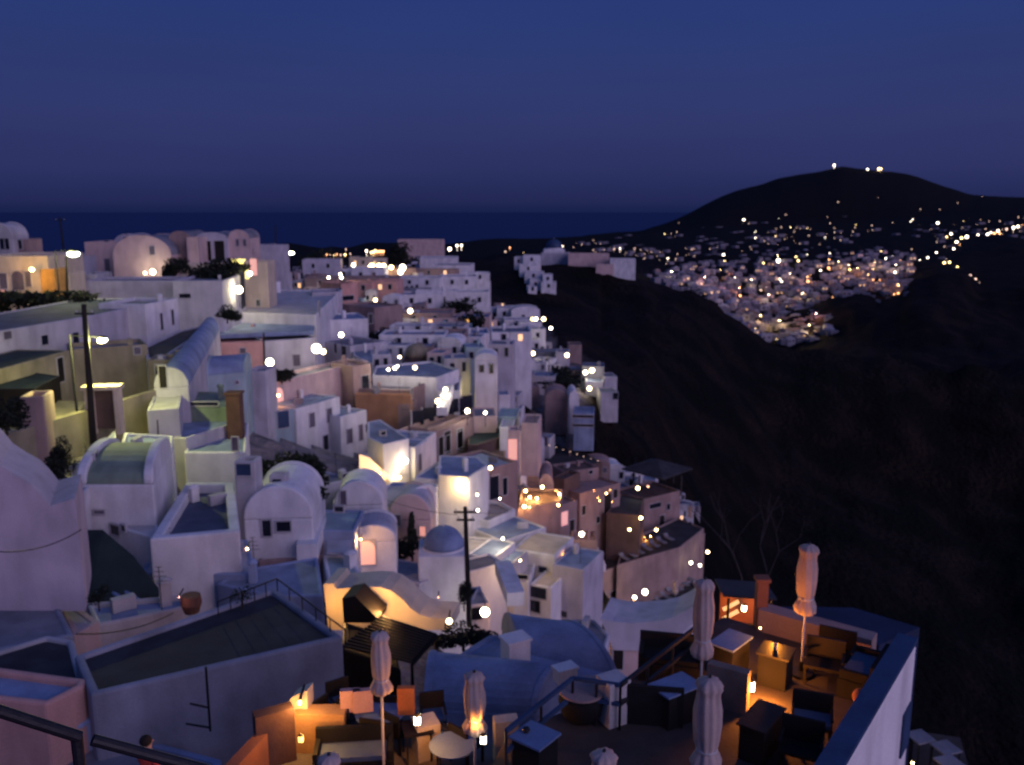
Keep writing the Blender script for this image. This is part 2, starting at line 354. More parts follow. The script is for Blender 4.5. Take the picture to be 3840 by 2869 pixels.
# pink cluster
house('pink block at the left end of the pink ridge row', A(705, 330), Y=135, w=5.2, yaw=2, dep=9, bot=A(705, 640), wm=pink, rm=greyroof, wins=[(A(900, 520), .8, 1.8, 's')])
house('pointed grey roof house between the pink block and the round pink gable', A(960, 330), Y=142, w=4.5, yaw=0, dep=5, h=5, roof='vy', rise=1.2, wm=mauve, rm=greyroof)
house('pink house with a big round gable and one small window, lit from below', A(945, 440), Y=132, w=8.6, yaw=0, dep=9, bot=A(945, 655), roof='vy', rise=2.9, gab=.05, wm=pink, rm=greyroof, wins=[(A(1275, 400), .75, 1.25, 's')])
house('brown-pink block right of the round gable', A(1412, 300), Y=136, w=3.2, yaw=0, dep=8, bot=A(1412, 590), wm=rose, roof='vy', rise=1.1, rm=greyroof, gab=.03)
house('pale pink pilaster tower in the middle of the pink ridge row', A(1560, 290), Y=134, w=1.7, yaw=0, dep=4, bot=A(1560, 560), wm=pink)
t = house('pink ridge house with three tall recessed bays between white pilasters', A(1640, 300), Y=138, w=4.7, yaw=0, dep=8, bot=A(1640, 520), roof='vy', rise=.9, wm=mauve, rm=greyroof, gab=.05,
      wins=[(A(1715, 405), 2.0, 3.0, 'w'), (A(1840, 400), 1.5, 2.9, 'w')])
house('pink end house with rounded gable and twin windows on the ridge', A(1910, 300), Y=139, w=3.2, yaw=0, dep=6, bot=A(1910, 430), roof='vy', rise=1.3, wm=pink, rm=greyroof, gab=.05, wins=[(A(1990, 335), .45, 1.0, 's'), (A(2050, 335), .45, 1.0, 's')])
house('low pink roof stepping down right of the twin-window end house', B(530, 270), Y=150, w=5, yaw=0, dep=6, h=4, wm=mauve, rm=greyroof)
house('yellow lit shop front under the pink ridge row', A(1500, 520), Y=122, w=9.3, yaw=8, dep=5, bot=A(1500, 600), wm=cream, rm=white2, wins=[(A(2000, 500), 1.8, .9, 'y')])
house('yellow lit doorway house with red shutter beside the ridge road', A(2035, 490), Y=118, w=3.2, yaw=0, dep=4, bot=A(2035, 760), wm=cream, wins=[(A(2125, 540), .9, 2.2, 'o'), (A(2070, 600), .5, 1.2, 'y')])
house('long lavender wall house below the pink row', A(700, 655), Y=108, w=10.6, yaw=3, dep=7, bot=A(700, 800), wm=mauve, rm=greyroof)
house('big blank lavender house end wall with one dark slot window', A(1440, 655), Y=102, w=5.6, yaw=4, dep=9, bot=A(1440, 1010), wm=mauve, rm=greyroof, wins=[(A(1550, 780), 1.3, .5)])
house('wide flat grey roof with lavender walls and two small windows on the left', z=-9.3, poly=[A(-160, 1100), A(740, 950), A(1440, 805), A(690, 800), A(-160, 950)], h=3.4, par=.12, wm=mauve, rm=mat('dark_slate_roof', (.11, .13, .19), var=.35, scale=.4),
      wins=[(A(370, 1150), .75, .8), (A(632, 1140), .75, 1.1), (A(60, 1110), .8, .6, 's')])
house('lavender house with a long recessed window strip and a black doorway', A(740, 962), b=A(1222, 868), z=-9.5, dep=5, bot=A(740, 1170), wm=mauve, rm=greyroof, wins=[(A(1135, 915), 1.9, .5, 's'), (A(1085, 1090), .8, 1.3, 's'), (A(1185, 1070), .9, 2.0, 'd')])
house('small white house with two slit windows in front of the blank lavender wall', A(1218, 850), b=A(1490, 800), z=-8.9, dep=5, bot=A(1220, 1190), wm=white, rm=greyroof, wins=[(A(1350, 995), .4, 1.6), (A(1443, 960), .4, 1.5)])
house('black flat roof wedge below the slit-window house', z=-11.9, poly=[A(1225, 1300), A(1350, 1310), A(1790, 1010), A(1500, 1070), A(1215, 1200)], h=2.2, par=.15, wm=mauve, rm=darkroof)
# crop C, near left
house('low brown house under a dark green roof at the left edge', C(-200, 690), b=C(585, 475), z=-10.9, dep=4.5, h=3.6, wm=olive, rm=darkgreen, par=.05, wins=[(C(505, 640), .8, 1.9, 'w')])
house('big olive-brown wall building behind the green-lit street lamp', C(588, 470), b=C(1235, 425), z=-11.0, dep=4, bot=C(590, 880), wm=olive, rm=greyroof, wins=[(C(1150, 480), .5, .6, 's')])
house('olive side wing with rounded brown arch right of the street lamp', C(1232, 560), Y=70, w=3.2, yaw=10, dep=3, bot=C(1232, 800), wm=olive, wins=[(C(1350, 690), .8, 1.8, 'W')])
house('dark green canopy roof jutting in from the left edge', z=-11.9, poly=[C(-200, 800), C(290, 800), C(500, 690), C(200, 650), C(-200, 640)], h=2.0, par=.04, wm=wood, rm=darkgreen)
house('low olive plinth inside the street wall', z=-13.6, poly=[C(330, 1060), C(640, 1000), C(720, 905), C(420, 895), C(300, 960)], h=.8, par=.05, wm=olive, rm=olive, name='plinth', cat='plinth')
house('brown pier block at the left end of the street wall', C(155, 870), Y=52, w=1.35, yaw=10, dep=2, bot=C(160, 1150), wm=rose)
wl = MB(); p0, p1 = pz(C(30, 1185), -12.8), pz(C(1400, 785), -12.8); e = (p1 - p0).normalized(); nn = Vector((-e.y, e.x, 0)) * .4
q = [p0, p1, p1 + nn, p0 + nn]; wl.prism([v.xy for v in q], -18.5, -12.8); solo('street_wall', wl, olive, 'long low street wall running from the dark left edge past the lit gate', 'wall')
gt = py(C(860, 800), 57.0); th = Thing('gate', 'yellow lit gateway with flat hood and dark brown door in the street wall', 'gate', (gt.x, gt.y, gt.z - 3))
g = MB(); g.box(gt + Vector((-.85, 0, -1.5)), (.5, .7, 3)); g.box(gt + Vector((.95, 0, -1.5)), (.3, .7, 3)); th.part('gate_post', g, cream)
g = MB(); g.box(gt + Vector((0, 0, .12)), (2.4, 1.1, .24), yaw=.12); th.part('hood', g, cream)
g = MB(); g.box(gt + Vector((.1, .1, -1.35)), (1.5, .12, 2.7)); th.part('door', g, brown)
# long vault and small vault
house('long narrow barrel vault with slate blue roof running away behind the street wall', z=-12.6, poly=[C(1290, 790), C(1580, 780), C(1840, 310), C(1700, 300)], h=4.5, roof='vy', rise=1.4, wm=mauve, rm=blueroof, wins=[(C(1365, 700), .5, 1.6, 'w')], gab=.04)
house('lavender lean-to in front of the long slate blue barrel vault', z=-13.2, poly=[C(1230, 980), C(1500, 960), C(1560, 640), C(1400, 600)], h=3, par=.1, wm=mauve, rm=mauve)
house('small barrel-roofed house with a white end and tiny window', z=-14.4, poly=[C(1722, 690), C(2055, 660), C(2110, 590), C(1800, 610)], h=2.6, roof='vx', rise=1.3, wm=teal, rm=blueroof, wins=[(C(1985, 745), .3, .3, 's')])
house('narrow grey house with tall shutters right of the small barrel roof', C(2062, 650), Y=83, w=1.9, yaw=-4, dep=3, h=3.0, wm=mauve, wins=[(C(2085, 735), .7, 1.7, 'd')])
house('green-grey flat roof with a black gap beneath', z=-14.2, poly=[C(1545, 950), C(1950, 950), C(2020, 830), C(1590, 820)], h=2.0, par=.1, wm=greenroof, rm=greenroof, wins=[(C(1680, 925), 2.6, .25)])
house('pale green terrace steps below the green-grey flat roof', z=-15.2, poly=[C(1330, 1200), C(1560, 1210), C(1980, 1080), C(1900, 960), C(1550, 965), C(1340, 1060)], h=2.5, par=.12, wm=white2, rm=white2)
cb = MB(); q = py(C(1960, 850), 62); cb.box(q + Vector((0, 0, -1.6)), (1.0, .9, 3.4)); cb.box(q + Vector((0, 0, .15)), (1.2, 1.1, .15)); solo('chimney_stack', cb, redbrown, 'brown-red chimney stack standing by the green-grey roof', 'chimney')
house('teal tinted block with a sloping blue top right of the pale green steps', z=-16.0, poly=[C(1540, 1330), C(2060, 1330), C(2080, 1080), C(1700, 1060)], h=4, par=.1, wm=white, rm=blueroof, wins=[(C(1970, 1260), .4, .9, 's')])
# big near-left vaulted house
house('big vaulted house with green-tinged roof and white curved gables', z=-13.5, poly=[D(640, 262), D(1285, 262), C(1440, 1330), C(960, 1330)], h=5.0, roof='vx', rise=1.15, rimw=.5, gab=.25, wm=white, rm=greenroof, wins=[(D(835, 490), .5, .18, 's'), (D(490, 250), .5, .3, 's')])
house('white shoulder block left of the green-tinged vault with a square vent', z=-13.6, poly=[C(480, 1640), C(640, 1740), C(1000, 1330), C(960, 1150)], h=4.5, par=.08, wm=white, rm=white, wins=[(C(800, 1385), .6, .6, 's')])
house('white parapet house behind the green-tinged vault', z=-13.7, poly=[C(1000, 1300), C(1450, 1290), C(1450, 1190), C(1040, 1165)], h=3, par=.2, wm=white, rm=white2)
house('broad white house with a sunken slate blue roof terrace', z=-15.0, poly=[D(1250, 720), D(2010, 650), D(1960, 240), D(1560, 240)], h=4.2, par=.5, rimw=.5, wm=white, rm=MATS.get('dark_slate_roof') or greyroof, wins=[(D(2060, 800), .12, .12, 'o')])
house('sloping lavender flank wall stepping down from the vault to the alley', z=-15.6, poly=[D(620, 590), D(900, 590), D(1330, 720), D(1300, 300), D(640, 430)], h=4.5, par=.05, wm=white, rm=white, wins=[(D(970, 640), .7, .5), (D(1040, 625), .3, .3)])
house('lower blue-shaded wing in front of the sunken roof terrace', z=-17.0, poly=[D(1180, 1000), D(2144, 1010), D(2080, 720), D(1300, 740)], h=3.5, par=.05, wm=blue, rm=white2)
house('small white roof hatch with a square blue window', F(170, 1070), Y=46, w=1.15, yaw=-3, dep=1.2, h=1.1, wm=white2, wins=[(F(255, 1140), .8, .65, 'b')])
house('white house with round shoulders and two dark openings beside the dark tree', G(30, 560), b=G(610, 545), z=-16.4, dep=5, h=3.2, roof='vy', rise=1.75, wm=white, wins=[(G(365, 610), .75, .55), (G(225, 625), .45, .9)])
house('small white chimney box on top of the round-shouldered house', G(240, 180), Y=47, w=.95, yaw=0, dep=.8, h=1.0, wm=white2, wins=[(G(310, 235), .5, .3, 'd')], name='roof_box', cat='roof box')
house('sunken dark yard wall beneath the round-shouldered house', z=-18.6, poly=[G(150, 900), G(700, 850), G(700, 690), G(200, 720)], h=1.2, par=.3, wm=rose, rm=darkroof)
# pink wall far left
fw = [(-120, -40), (0, 100), (120, 180), (250, 250), (330, 330), (420, 440), (600, 385), (625, 380), (650, 560), (720, 1250), (720, 1320), (-120, 1330)]
mb = MB(); f0 = [py(D(x, y), 30.0) for x, y in fw]; mb.hexa(f0, [v + Vector((-1.2, 3.0, 0)) for v in f0]); solo('house_wing', mb, mat('pinkish_white_plaster', (.66, .58, .62), var=.22, scale=.5), 'tall pinkish house wing with sloping curved top at the left edge', 'house')
HOUSES.append(([v.xy for v in (f0[0], f0[6], f0[6] + Vector((0, 3, 0)), f0[0] + Vector((0, 3, 0)))], -18, -13, (0, 1700, 330, 2300), 30))
house('blue roof at the left edge behind the tall pink house wing', z=-13.0, poly=[D(-100, 130), D(100, 180), D(90, 60), D(-100, 0)], h=3, par=.1, wm=blue, rm=blueroof)
mb = MB(); a0 = pz(D(60, 900), -15.2); b0 = pz(D(690, 1150), -16.3)
for k in range(2): mb.bar(a0 + Vector((0, -.3, -k * .45)), b0 + Vector((0, -.3, -k * .45)), .035)
for k in range(7): q = a0.lerp(b0, k / 6); mb.bar(q + Vector((0, -.3, 0)), q + Vector((0, -.3, -1.0)), .03)
solo('stair_railing', mb, metal, 'dark metal railing sloping down across the tall pink wing', 'railing')
# bottom-left foreground
house('grey-lilac flat roof house at the bottom left edge', z=-14.2, poly=[E(-200, 720), E(620, 560), E(480, 280), E(400, 170), E(-200, 330)], h=3.0, par=.06, wm=shadewall, rm=greyroof)
house('pink gabled return of the lilac roof house', z=-14.9, poly=[E(620, 570), E(830, 450), E(690, 350), E(480, 270)], h=2.5, par=.03, wm=pink, rm=pink)
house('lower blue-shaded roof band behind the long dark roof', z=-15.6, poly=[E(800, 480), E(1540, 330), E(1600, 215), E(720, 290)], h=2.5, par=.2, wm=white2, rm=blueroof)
mb = MB(); q = py(E(1600, 270), 32); mb.lathe(q - Vector((0, 0, .5)), [(.28, 0), (.4, .35), (.36, .7)], 14); solo('clay_jar', mb, redbrown, 'squat dark clay jar on the blue roof edge beside a pink glow', 'jar')
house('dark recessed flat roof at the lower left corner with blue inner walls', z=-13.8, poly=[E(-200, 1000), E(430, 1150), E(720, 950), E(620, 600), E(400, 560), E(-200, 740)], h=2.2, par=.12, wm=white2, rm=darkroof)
house('long house with a dark sunken roof and broad lilac parapet in the lower left', z=-13.0, poly=[P(196, 1500), P(742, 1375), P(592, 1268), P(160, 1415)], h=5.2, par=.14, rimw=.24, wm=shadewall, rm=darkroof)
mb = MB(); c0 = [pz(P(598, 1250), -12.55), pz(P(745, 1360), -12.55), pz(P(470, 1300), -12.55)]
for a_, b_ in ((c0[0], c0[1]), (c0[0], c0[2])):
    mb.bar(a_, b_, .025)
    for k in range(6): q = a_.lerp(b_, k / 5); mb.bar(q, q - Vector((0, 0, .5)), .02)
solo('roof_railing', mb, metal, 'thin dark railing on the far corner of the long dark roof', 'railing')
mb = MB(); q = py(E(1740, 900), 22); mb.bar(q + Vector((0, -.1, .3)), q + Vector((0, -.1, -1.6)), .035)
for k, l in ((.9, .5), (1.5, .65)): mb.bar(q + Vector((0, -.1, -k)), q + Vector((-l, -.1, -k + .12)), .03)
solo('drain_pipe', mb, metal, 'dark drain pipe with side branches on the lilac wall below the long roof', 'pipe')
house('pink chamfered wall house in the bottom left corner behind the handrail', z=-13.0, poly=[P(-80, 1500), P(100, 1520), P(180, 1480), P(185, 1465), P(0, 1440), P(-80, 1440)], h=2.6, par=.2, wm=salmon, rm=blueroof)
house('grey-blue ground-floor roof under the handrail at the bottom left', z=-15.0, poly=[P(-100, 1800), P(420, 1800), P(480, 1640), P(180, 1560), P(-100, 1540)], h=1.2, par=.05, wm=blue, rm=greyroof)
# nearest handrail
th = Thing('handrail', 'thick black handrail in the very near lower left corner', 'railing', (-1.6, 2.6, -2.9))
a0, a1, a2, a3 = py(P(-60, 1517), 2.45), py(P(172, 1592), 2.6), py(P(200, 1598), 2.6), py(P(470, 1670), 2.75)
for k, (s, e_) in enumerate(((a0, a1), (a2, a3))): m_ = MB(); m_.bar(s, e_, .019, 12); th.part('rail', m_, metal)
m_ = MB(); m_.bar(a1 + Vector((-.01, 0, 0)), a1 + Vector((0.0, 0, -1.0)), .019, 12); th.part('post', m_, metal)
# ================================================================== CENTRE BACK (B, R)
mb = MB(); q = [pz(p, -13.9) for p in (B(205, 1020), B(1060, 985), B(1085, 870), B(430, 822))]; mb.prism([v.xy for v in q], -14.35, -13.9); solo('roof_slab', mb, blueroof, 'wide pale blue flat roof with deep dark eave in the centre left', 'roof')
house('salmon walled house below the dark eave', B(238, 1085), b=B(636, 1070), z=-14.4, dep=12, bot=B(228, 1300), wm=salmon, rm=salmon, wins=[(B(470, 1150), .6, .6, 's')])
house('lavender walled house with lamp pole in front below the dark eave', B(640, 1070), b=B(1075, 1040), z=-14.4, dep=12, bot=B(645, 1420), wm=mauve, rm=mauve, wins=[(B(920, 1230), .8, 1.3, 's'), (B(595, 1250), .6, 1.8, 'd')])
house('white curved-front terrace house above the pale blue roof', z=-12.6, poly=[B(430, 830), B(1080, 850), B(1300, 640), B(640, 640)], h=2.6, par=.2, wm=white, rm=white2, wins=[(B(600, 750), .5, .8), (B(1110, 800), 1.1, 2.0, 'd')])
house('lavender house with one orange glowing window', B(1050, 660), b=B(1290, 655), z=-12.2, dep=6, h=3.4, wm=mauve, rm=mauve, wins=[(B(1195, 780), 1.2, .8, 'o')])
house('red-brown house with an L-shaped dark opening', B(1290, 590), b=B(1430, 580), z=-12.4, dep=6, h=5, wm=salmon, rm=rose, wins=[(B(1335, 710), 3.2, .8), (B(1290, 680), .7, 2.2)])
house('rose-brown lower house beneath the L-shaped opening', B(1290, 760), b=B(1570, 790), z=-15.1, dep=6, h=3.5, wm=rose, rm=rose)
house('white parapeted house right of the pale blue roof', B(1040, 900), b=B(1520, 880), z=-15.2, dep=8, h=3, par=.2, wm=white, rm=white2, wins=[(B(1540, 880), .6, 1.4)])
house('curved lilac house behind the lantern with two narrow windows', B(1080, 1060), b=B(1370, 1110), z=-17.2, dep=6, h=4.0, wm=mauve, rm=mauve, wins=[(B(1250, 1130), .55, 1.2, 'd'), (B(1320, 1160), 1.0, 1.5, 'd')])
house('white stepped path house between the lantern and the dark trees', z=-18.0, poly=[B(1400, 1190), B(1560, 1260), B(1560, 1060), B(1340, 950)], h=2.6, par=.08, wm=white, rm=white)
house('long pink wall house with a round orange window', F(428, 432), b=F(1290, 225), z=-17.3, dep=3, h=3.4, wm=pink, rm=mauve, wins=[(F(540, 515), 1.5, 1.5, 'O')])
# R crop mid distance
house('tall pink block on the skyline behind dark trees', R(1195, 150), Y=420, w=21, yaw=-2, dep=10, bot=R(1195, 360), wm=pink, rm=rose)
house('white skyline house right of the tall pink block', R(1450, 355), Y=340, w=14, yaw=0, dep=12, bot=R(1450, 520), wm=white, rm=white2)
house('large lavender house below the white skyline house', R(1590, 440), Y=285, w=12.5, yaw=-3, dep=12, bot=R(1590, 620), wm=white, rm=mauve, wins=[(R(1530, 690), 2.4, 2.4, 's')])
for k, (x0, y0, yy, ww, bb, m_, nm) in enumerate([
    (640, 350, 260, 11, 470, cream, 'cream lit house left of the round ridge lamp'), (100, 380, 215, 9, 520, mauve, 'lavender house below the twin ridge lamps'),
    (130, 590, 190, 20, 700, rose, 'long dull pink roofed house below the double lamp'), (660, 480, 215, 8, 620, mauve, 'mauve house left of the restaurant lights'),
    (830, 480, 230, 24, 560, rose, 'restaurant with red-brown front and a row of lights'), (560, 640, 175, 11, 760, salmon, 'pink house in front of the mauve houses'),
    (1180, 580, 205, 19, 700, white, 'broad white-blue house with several windows under the restaurant'), (1200, 780, 175, 9, 920, white, 'white twin-window house right of the yellow light'),
    (1400, 740, 178, 15, 930, white, 'tall white house with dark window slots in the middle slope'), (950, 1000, 150, 13, 1100, white2, 'grey-white curved house under the dark awning'),
    (1440, 1050, 148, 12, 1150, pink, 'pink walled house left of the small flame glow'), (1200, 990, 150, 9, 1120, rose, 'rose-brown house below the round white lamp'),
    (1100, 1140, 128, 11, 1230, white2, 'pale green curved roof house among the dark trees'), (880, 720, 185, 13, 900, greyroof, 'grey house holding the yellow round light'),
    (1680, 1230, 132, 14, 1330, white, 'lavender-white house below the small flame glow'), (1540, 1180, 138, 7, 1370, teal, 'teal house beside the dark doorway'),
    (1150, 1230, 122, 10, 1330, rose, 'brown low house behind the olive dome'), (980, 1240, 120, 9, 1400, white, 'white wedge wall left of the olive dome'),
    (1730, 640, 240, 12, 760, mauve, 'mauve house at the edge of the dark gully'), (1700, 840, 190, 10, 960, white2, 'grey-white house above the gully bushes'), (1400, 540, 235, 20, 620, mauve, 'long lavender terrace right of the restaurant')]):
    dd = yy * 1.0 / FS / 3.0614
    for hf in range(2 if ww >= 10 else 1):
        wv = ww if ww < 10 else ww * (.54 if hf == 0 else .44); xs = x0 + hf * ww * .55 / dd; ys = y0 + hf * (18 - (k * 29 % 37))
        house(nm if ww < 10 else ('left half of the ' if hf == 0 else 'right half of the ') + nm.replace(' with ', ', '), R(xs, ys), Y=yy + hf * 1.5, w=wv, yaw=((k + hf) * 37 % 13) - 6, dep=4.5 + (k + hf) % 4, bot=R(x0, bb), wm=m_ if (k + hf) % 3 else (white if m_ in (white, mauve, white2) else m_), rm=white2 if m_ is white else m_,
          wins=[(R(xs + (wv / dd) * f, ys + (bb - ys) * .5), .7, 1.0, 'd' if (k + j) % 5 else 'l') for j, f in enumerate([.3, .7])], h=3)
house('dark olive domed chapel among the white terraces', z=-19.4, poly=[F(1570, 265), F(1830, 250), F(1850, 170), F(1600, 180)], h=2, roof='dome', wm=brown, rm=olive, name='chapel', cat='chapel')
house('long white terrace lit by three lamps below the olive dome', z=-18.9, poly=[F(1330, 350), F(1870, 370), F(2060, 300), F(1830, 230), F(1360, 270)], h=2.5, par=.25, wm=white, rm=white)
house('white stepped house right of the three-lamp terrace', z=-20.4, poly=[F(1870, 480), F(2060, 480), F(2080, 330), F(1870, 380)], h=4, par=.1, wm=white, rm=white)
# F crop
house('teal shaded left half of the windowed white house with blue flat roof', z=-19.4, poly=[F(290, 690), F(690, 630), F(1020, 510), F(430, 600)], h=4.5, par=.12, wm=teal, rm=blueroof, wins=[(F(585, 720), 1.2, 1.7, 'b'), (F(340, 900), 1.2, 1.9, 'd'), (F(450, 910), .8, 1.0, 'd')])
house('white house with grid of dark windows in the centre', F(690, 635), b=F(1060, 530), z=-19.4, dep=5, h=8.2, wm=white, rm=blueroof, par=.15, wins=[(F(825, 725), .75, 1.45, 's'), (F(970, 685), .75, 1.4, 's'), (F(940, 915), .75, 1.55, 'd'), (F(1010, 1080), .35, .6, 's')])
house('right wing of the windowed white house with small blue balcony roof', F(1062, 700), b=F(1285, 640), z=-21.0, dep=4.5, h=6.5, wm=white, rm=blueroof, par=.3, wins=[(F(1140, 860), .75, 1.5, 's'), (F(1235, 830), .55, 1.7, 's'), (F(1290, 790), .5, .8, 'd')])
house('terracotta-brown block with tall black doorway', F(1165, 275), b=F(1320, 250), z=-17.0, dep=4, h=5.2, wm=rose, rm=rose, wins=[(F(1272, 430), 1.05, 2.1, 'd')])
house('grey sunken roof behind the ochre wall', z=-19.65, poly=[F(1190, 462), F(1650, 474), F(1850, 385), F(1560, 345), F(1330, 370)], h=2.2, par=.5, wm=rose, rm=greyroof, rimw=.4, wins=[])
house('big ochre-orange wall building in the centre', F(1185, 505), b=F(1655, 515), z=-19.9, dep=.8, h=6.0, par=.1, wm=ochre, rm=ochre)
house('rose-brown gallery house with dark bays above the arcade', F(1650, 590), b=F(1870, 395), z=-20.9, dep=5, h=4.6, wm=rose, rm=rose, wins=[(F(1660, 500), .7, 1.1), (F(1720, 455), .7, 1.1)])
house('dark-bayed upper arcade with slim columns', z=-22.6, poly=[F(1640, 780), F(1800, 800), I(390, 990), I(220, 870)], h=3.2, par=.9, wm=rose, rm=darkroof, wins=[])
house('long pink arcade building with seven dark bays', F(1790, 850), b=I(395, 1035), z=-22.6, dep=4, h=4.2, wm=rose, rm=rose, par=.6, wins=[(F(1845, 960), .9, 2.0, 'w'), (F(1905, 945), .9, 2.0, 'w'), (F(1965, 930), 1.0, 2.0, 'w'), (F(2065, 900), 1.2, 2.1, 'd'), (I(170, 1240), 1.2, 2.2, 'w'), (I(275, 1215), 1.2, 2.1, 'w')])
th = Thing('gallery_posts', 'row of slim pale posts with dark glass panels on the arcade terrace', 'colonnade', pz(F(1790, 800), -22.6))
for k in range(7):
    q = pz(F(1660, 790), -22.9).lerp(pz(I(370, 960), -22.9), k / 6.0); m_ = MB(); m_.box(q + Vector((0, 0, .9)), (.16, .16, 1.9)); th.part('post', m_, mauve)
    if k < 6: q2 = pz(F(1660, 790), -22.9).lerp(pz(I(370, 960), -22.9), (k + .5) / 6.0); m_ = MB(); m_.box(q2 + Vector((0, .3, .8)), (1.6, .08, 1.6), yaw=.55); th.part('panel', m_, glass)
house('bluish-white house with a cement roof and a bright lamp on its front', F(1320, 930), b=F(1690, 955), z=-21.5, dep=6, h=4.2, par=.2, wm=white, rm=blueroof, wins=[(F(1420, 835), .6, .5), (F(1420, 900), .6, .5)])
house('narrow white house with a slit window right of the bright lamp', F(1690, 955), b=F(1800, 890), z=-21.5, dep=5, h=5.5, par=.1, wm=white, rm=white, wins=[(F(1730, 1080), .4, 1.5, 's')])
house('curved white-blue stair roof above the bright lamp house', z=-20.6, poly=[F(1290, 870), F(1420, 930), F(1640, 880), F(1400, 720), F(1290, 740)], h=2, par=.06, wm=white, rm=white2, wins=[(F(1420, 835), .5, .3)])
mb = MB(); tri = [py(F(x, y), 76) for x, y in ((1222, 1020), (1300, 1045), (1470, 1200), (1430, 1235), (1230, 1200))]; mb.hexa(tri, [v + Vector((0, .25, 0)) for v in tri])
solo('lit_stair_wall', mb, E_win, 'yellow-lit triangular stairwell opening left of the bright lamp', 'window')
mb = MB(); tri = [py(F(x, y), 75.5) for x, y in ((1215, 1205), (1430, 1238), (1470, 1260), (1350, 1330), (1220, 1280))]; mb.hexa(tri, [v + Vector((0, 1.0, 0)) for v in tri])
solo('stair_parapet', mb, cream, 'warm-lit curved parapet below the triangular stairwell opening', 'parapet')
house('striped blue-grey roof in front of the bright lamp house', z=-22.2, poly=[F(1290, 1340), F(1440, 1440), F(1840, 1420), F(1880, 1260), F(1500, 1240)], h=2.2, par=.06, wm=white, rm=blueroof)
house('low lilac terrace house left of the striped blue roof', z=-20.5, poly=[F(1000, 1400), F(1290, 1400), F(1240, 1250), F(1120, 1240)], h=2.2, par=.06, wm=white, rm=white2, wins=[(F(1090, 1390), .4, .9, 's')])
house('slate terrace slab between the dark tree and the lilac terrace', z=-20.2, poly=[F(830, 1290), F(1200, 1205), F(1060, 1185), F(860, 1130)], h=2, par=.05, wm=mauve, rm=greyroof, wins=[(F(1140, 1185), 1.2, .35)])

for k, (x0, yv, yy, ww, hh, m_, nm) in enumerate([
    (1430, 1292, 117, 3.6, 2.6, white, 'white step house behind the olive dome, leftmost of its row'), (1545, 1300, 116, 2.8, 2.4, rose, 'rose-brown step house between two white ones behind the olive dome'),
    (1640, 1288, 118, 3.2, 2.8, white, 'white step house with a grey roof, right of the olive dome row'), (1745, 1302, 116, 2.6, 2.4, teal, 'teal step house in the row above the stepped alley'),
    (1830, 1290, 117, 3.4, 2.6, mauve, 'lavender step house at the right end of the row above the stepped alley'), (1665, 1345, 109, 3.4, 2.6, white2, 'grey-white step house above the upper alley lamp'),
    (1780, 1352, 107, 2.8, 2.4, white, 'white step house beside the black slope bush'), (1600, 1322, 112, 2.2, 2.4, pink, 'small pink step house right of the olive dome'),
    (1480, 1268, 125, 2.8, 2.4, white2, 'grey-white step house wedged above the olive dome'), (1720, 1262, 128, 3.4, 2.4, white, 'white step house under the flame glow'),
    (1390, 1330, 111, 2.6, 2.4, mauve, 'lavender step house at the left of the three-lamp terrace')]):
    house(nm, (x0, yv), Y=yy, w=ww, yaw=(k * 17 % 29) - 14, dep=4, h=hh, wm=m_, rm=slate if k % 2 else m_, roof='vy' if k in (2, 6) else 'flat', rise=.8, par=.2, wins=[((x0 + ww * .3 / yy * FS, yv + 30), .6, .9), ((x0 + ww * .72 / yy * FS, yv + 30), .5, 1.2)])
# ================================================================== G / T / J  centre and lower slope
house('blue-green stepped roof right of the round-shouldered house', z=-18.0, poly=[G(580, 640), G(960, 650), G(1040, 470), G(620, 470)], h=2.2, par=.12, wm=blue, rm=teal, wins=[(G(600, 630), .6, .9, 'd'), (G(830, 465), .5, .3)])
house('small white chapel-like gable above the blue-green stepped roof', G(790, 440), Y=54, w=3.1, yaw=3, dep=3, h=2, roof='vy', rise=1.5, wm=white, wins=[(G(865, 370), .35, .9, 's')])
house('pale tent-shaped white roof right of the stepped roof', z=-20.6, poly=[G(1180, 450), G(1400, 440), G(1650, 330), G(1250, 330)], h=2, roof='vx', rise=.9, wm=white, rm=white2)
house('purple barrel vault with pink arched gable', z=-21.4, poly=[G(1240, 560), G(1600, 560), G(1640, 450), G(1300, 430)], h=4, roof='vy', rise=1.8, wm=pink, rm=mauve, wins=[(G(1320, 560), .4, .8, 's'), (G(1530, 650), .4, .7, 'o')])
house('mauve sloped roof left of the pink arched gable', z=-20.6, poly=[G(940, 670), G(1240, 700), G(1280, 540), G(1090, 500)], h=2.2, roof='vx', rise=.5, wm=mauve, rm=mauve)
house('blue domed chapel on the terrace beside the wooden pole', G(1490, 868), Y=50, w=3.05, yaw=4, dep=3.0, h=1.0, roof='dome', drum=.12, wm=white, rm=bluevault, name='chapel', cat='chapel')
house('small warm-lit vaulted house with an arched orange doorway', G(925, 745), Y=50, w=2.7, yaw=6, dep=3, h=2.6, roof='vy', rise=.9, wm=white, rm=mauve, wins=[(G(1045, 830), 1.25, 1.5, 'O')])
house('white balcony house below the blue dome with grey railings', z=-25.0, poly=[G(1250, 900), G(1700, 980), G(1900, 850), G(1850, 820), G(1250, 800)], h=2.6, par=.25, wm=white, rm=darkroof)
house('lilac terrace house under the grey balcony', z=-21.8, poly=[G(1090, 1010), G(1500, 1090), G(1760, 1000), G(1700, 960), G(1240, 860), G(1110, 880)], h=3, par=.1, wm=mauve, rm=mauve, wins=[(G(1400, 1140), .6, .8)])
house('teal shaded flat roof beside the arched orange doorway', z=-18.7, poly=[G(735, 1095), G(1240, 1095), G(1010, 1000), G(940, 850), G(690, 850)], h=2.4, par=.08, wm=white, rm=teal)
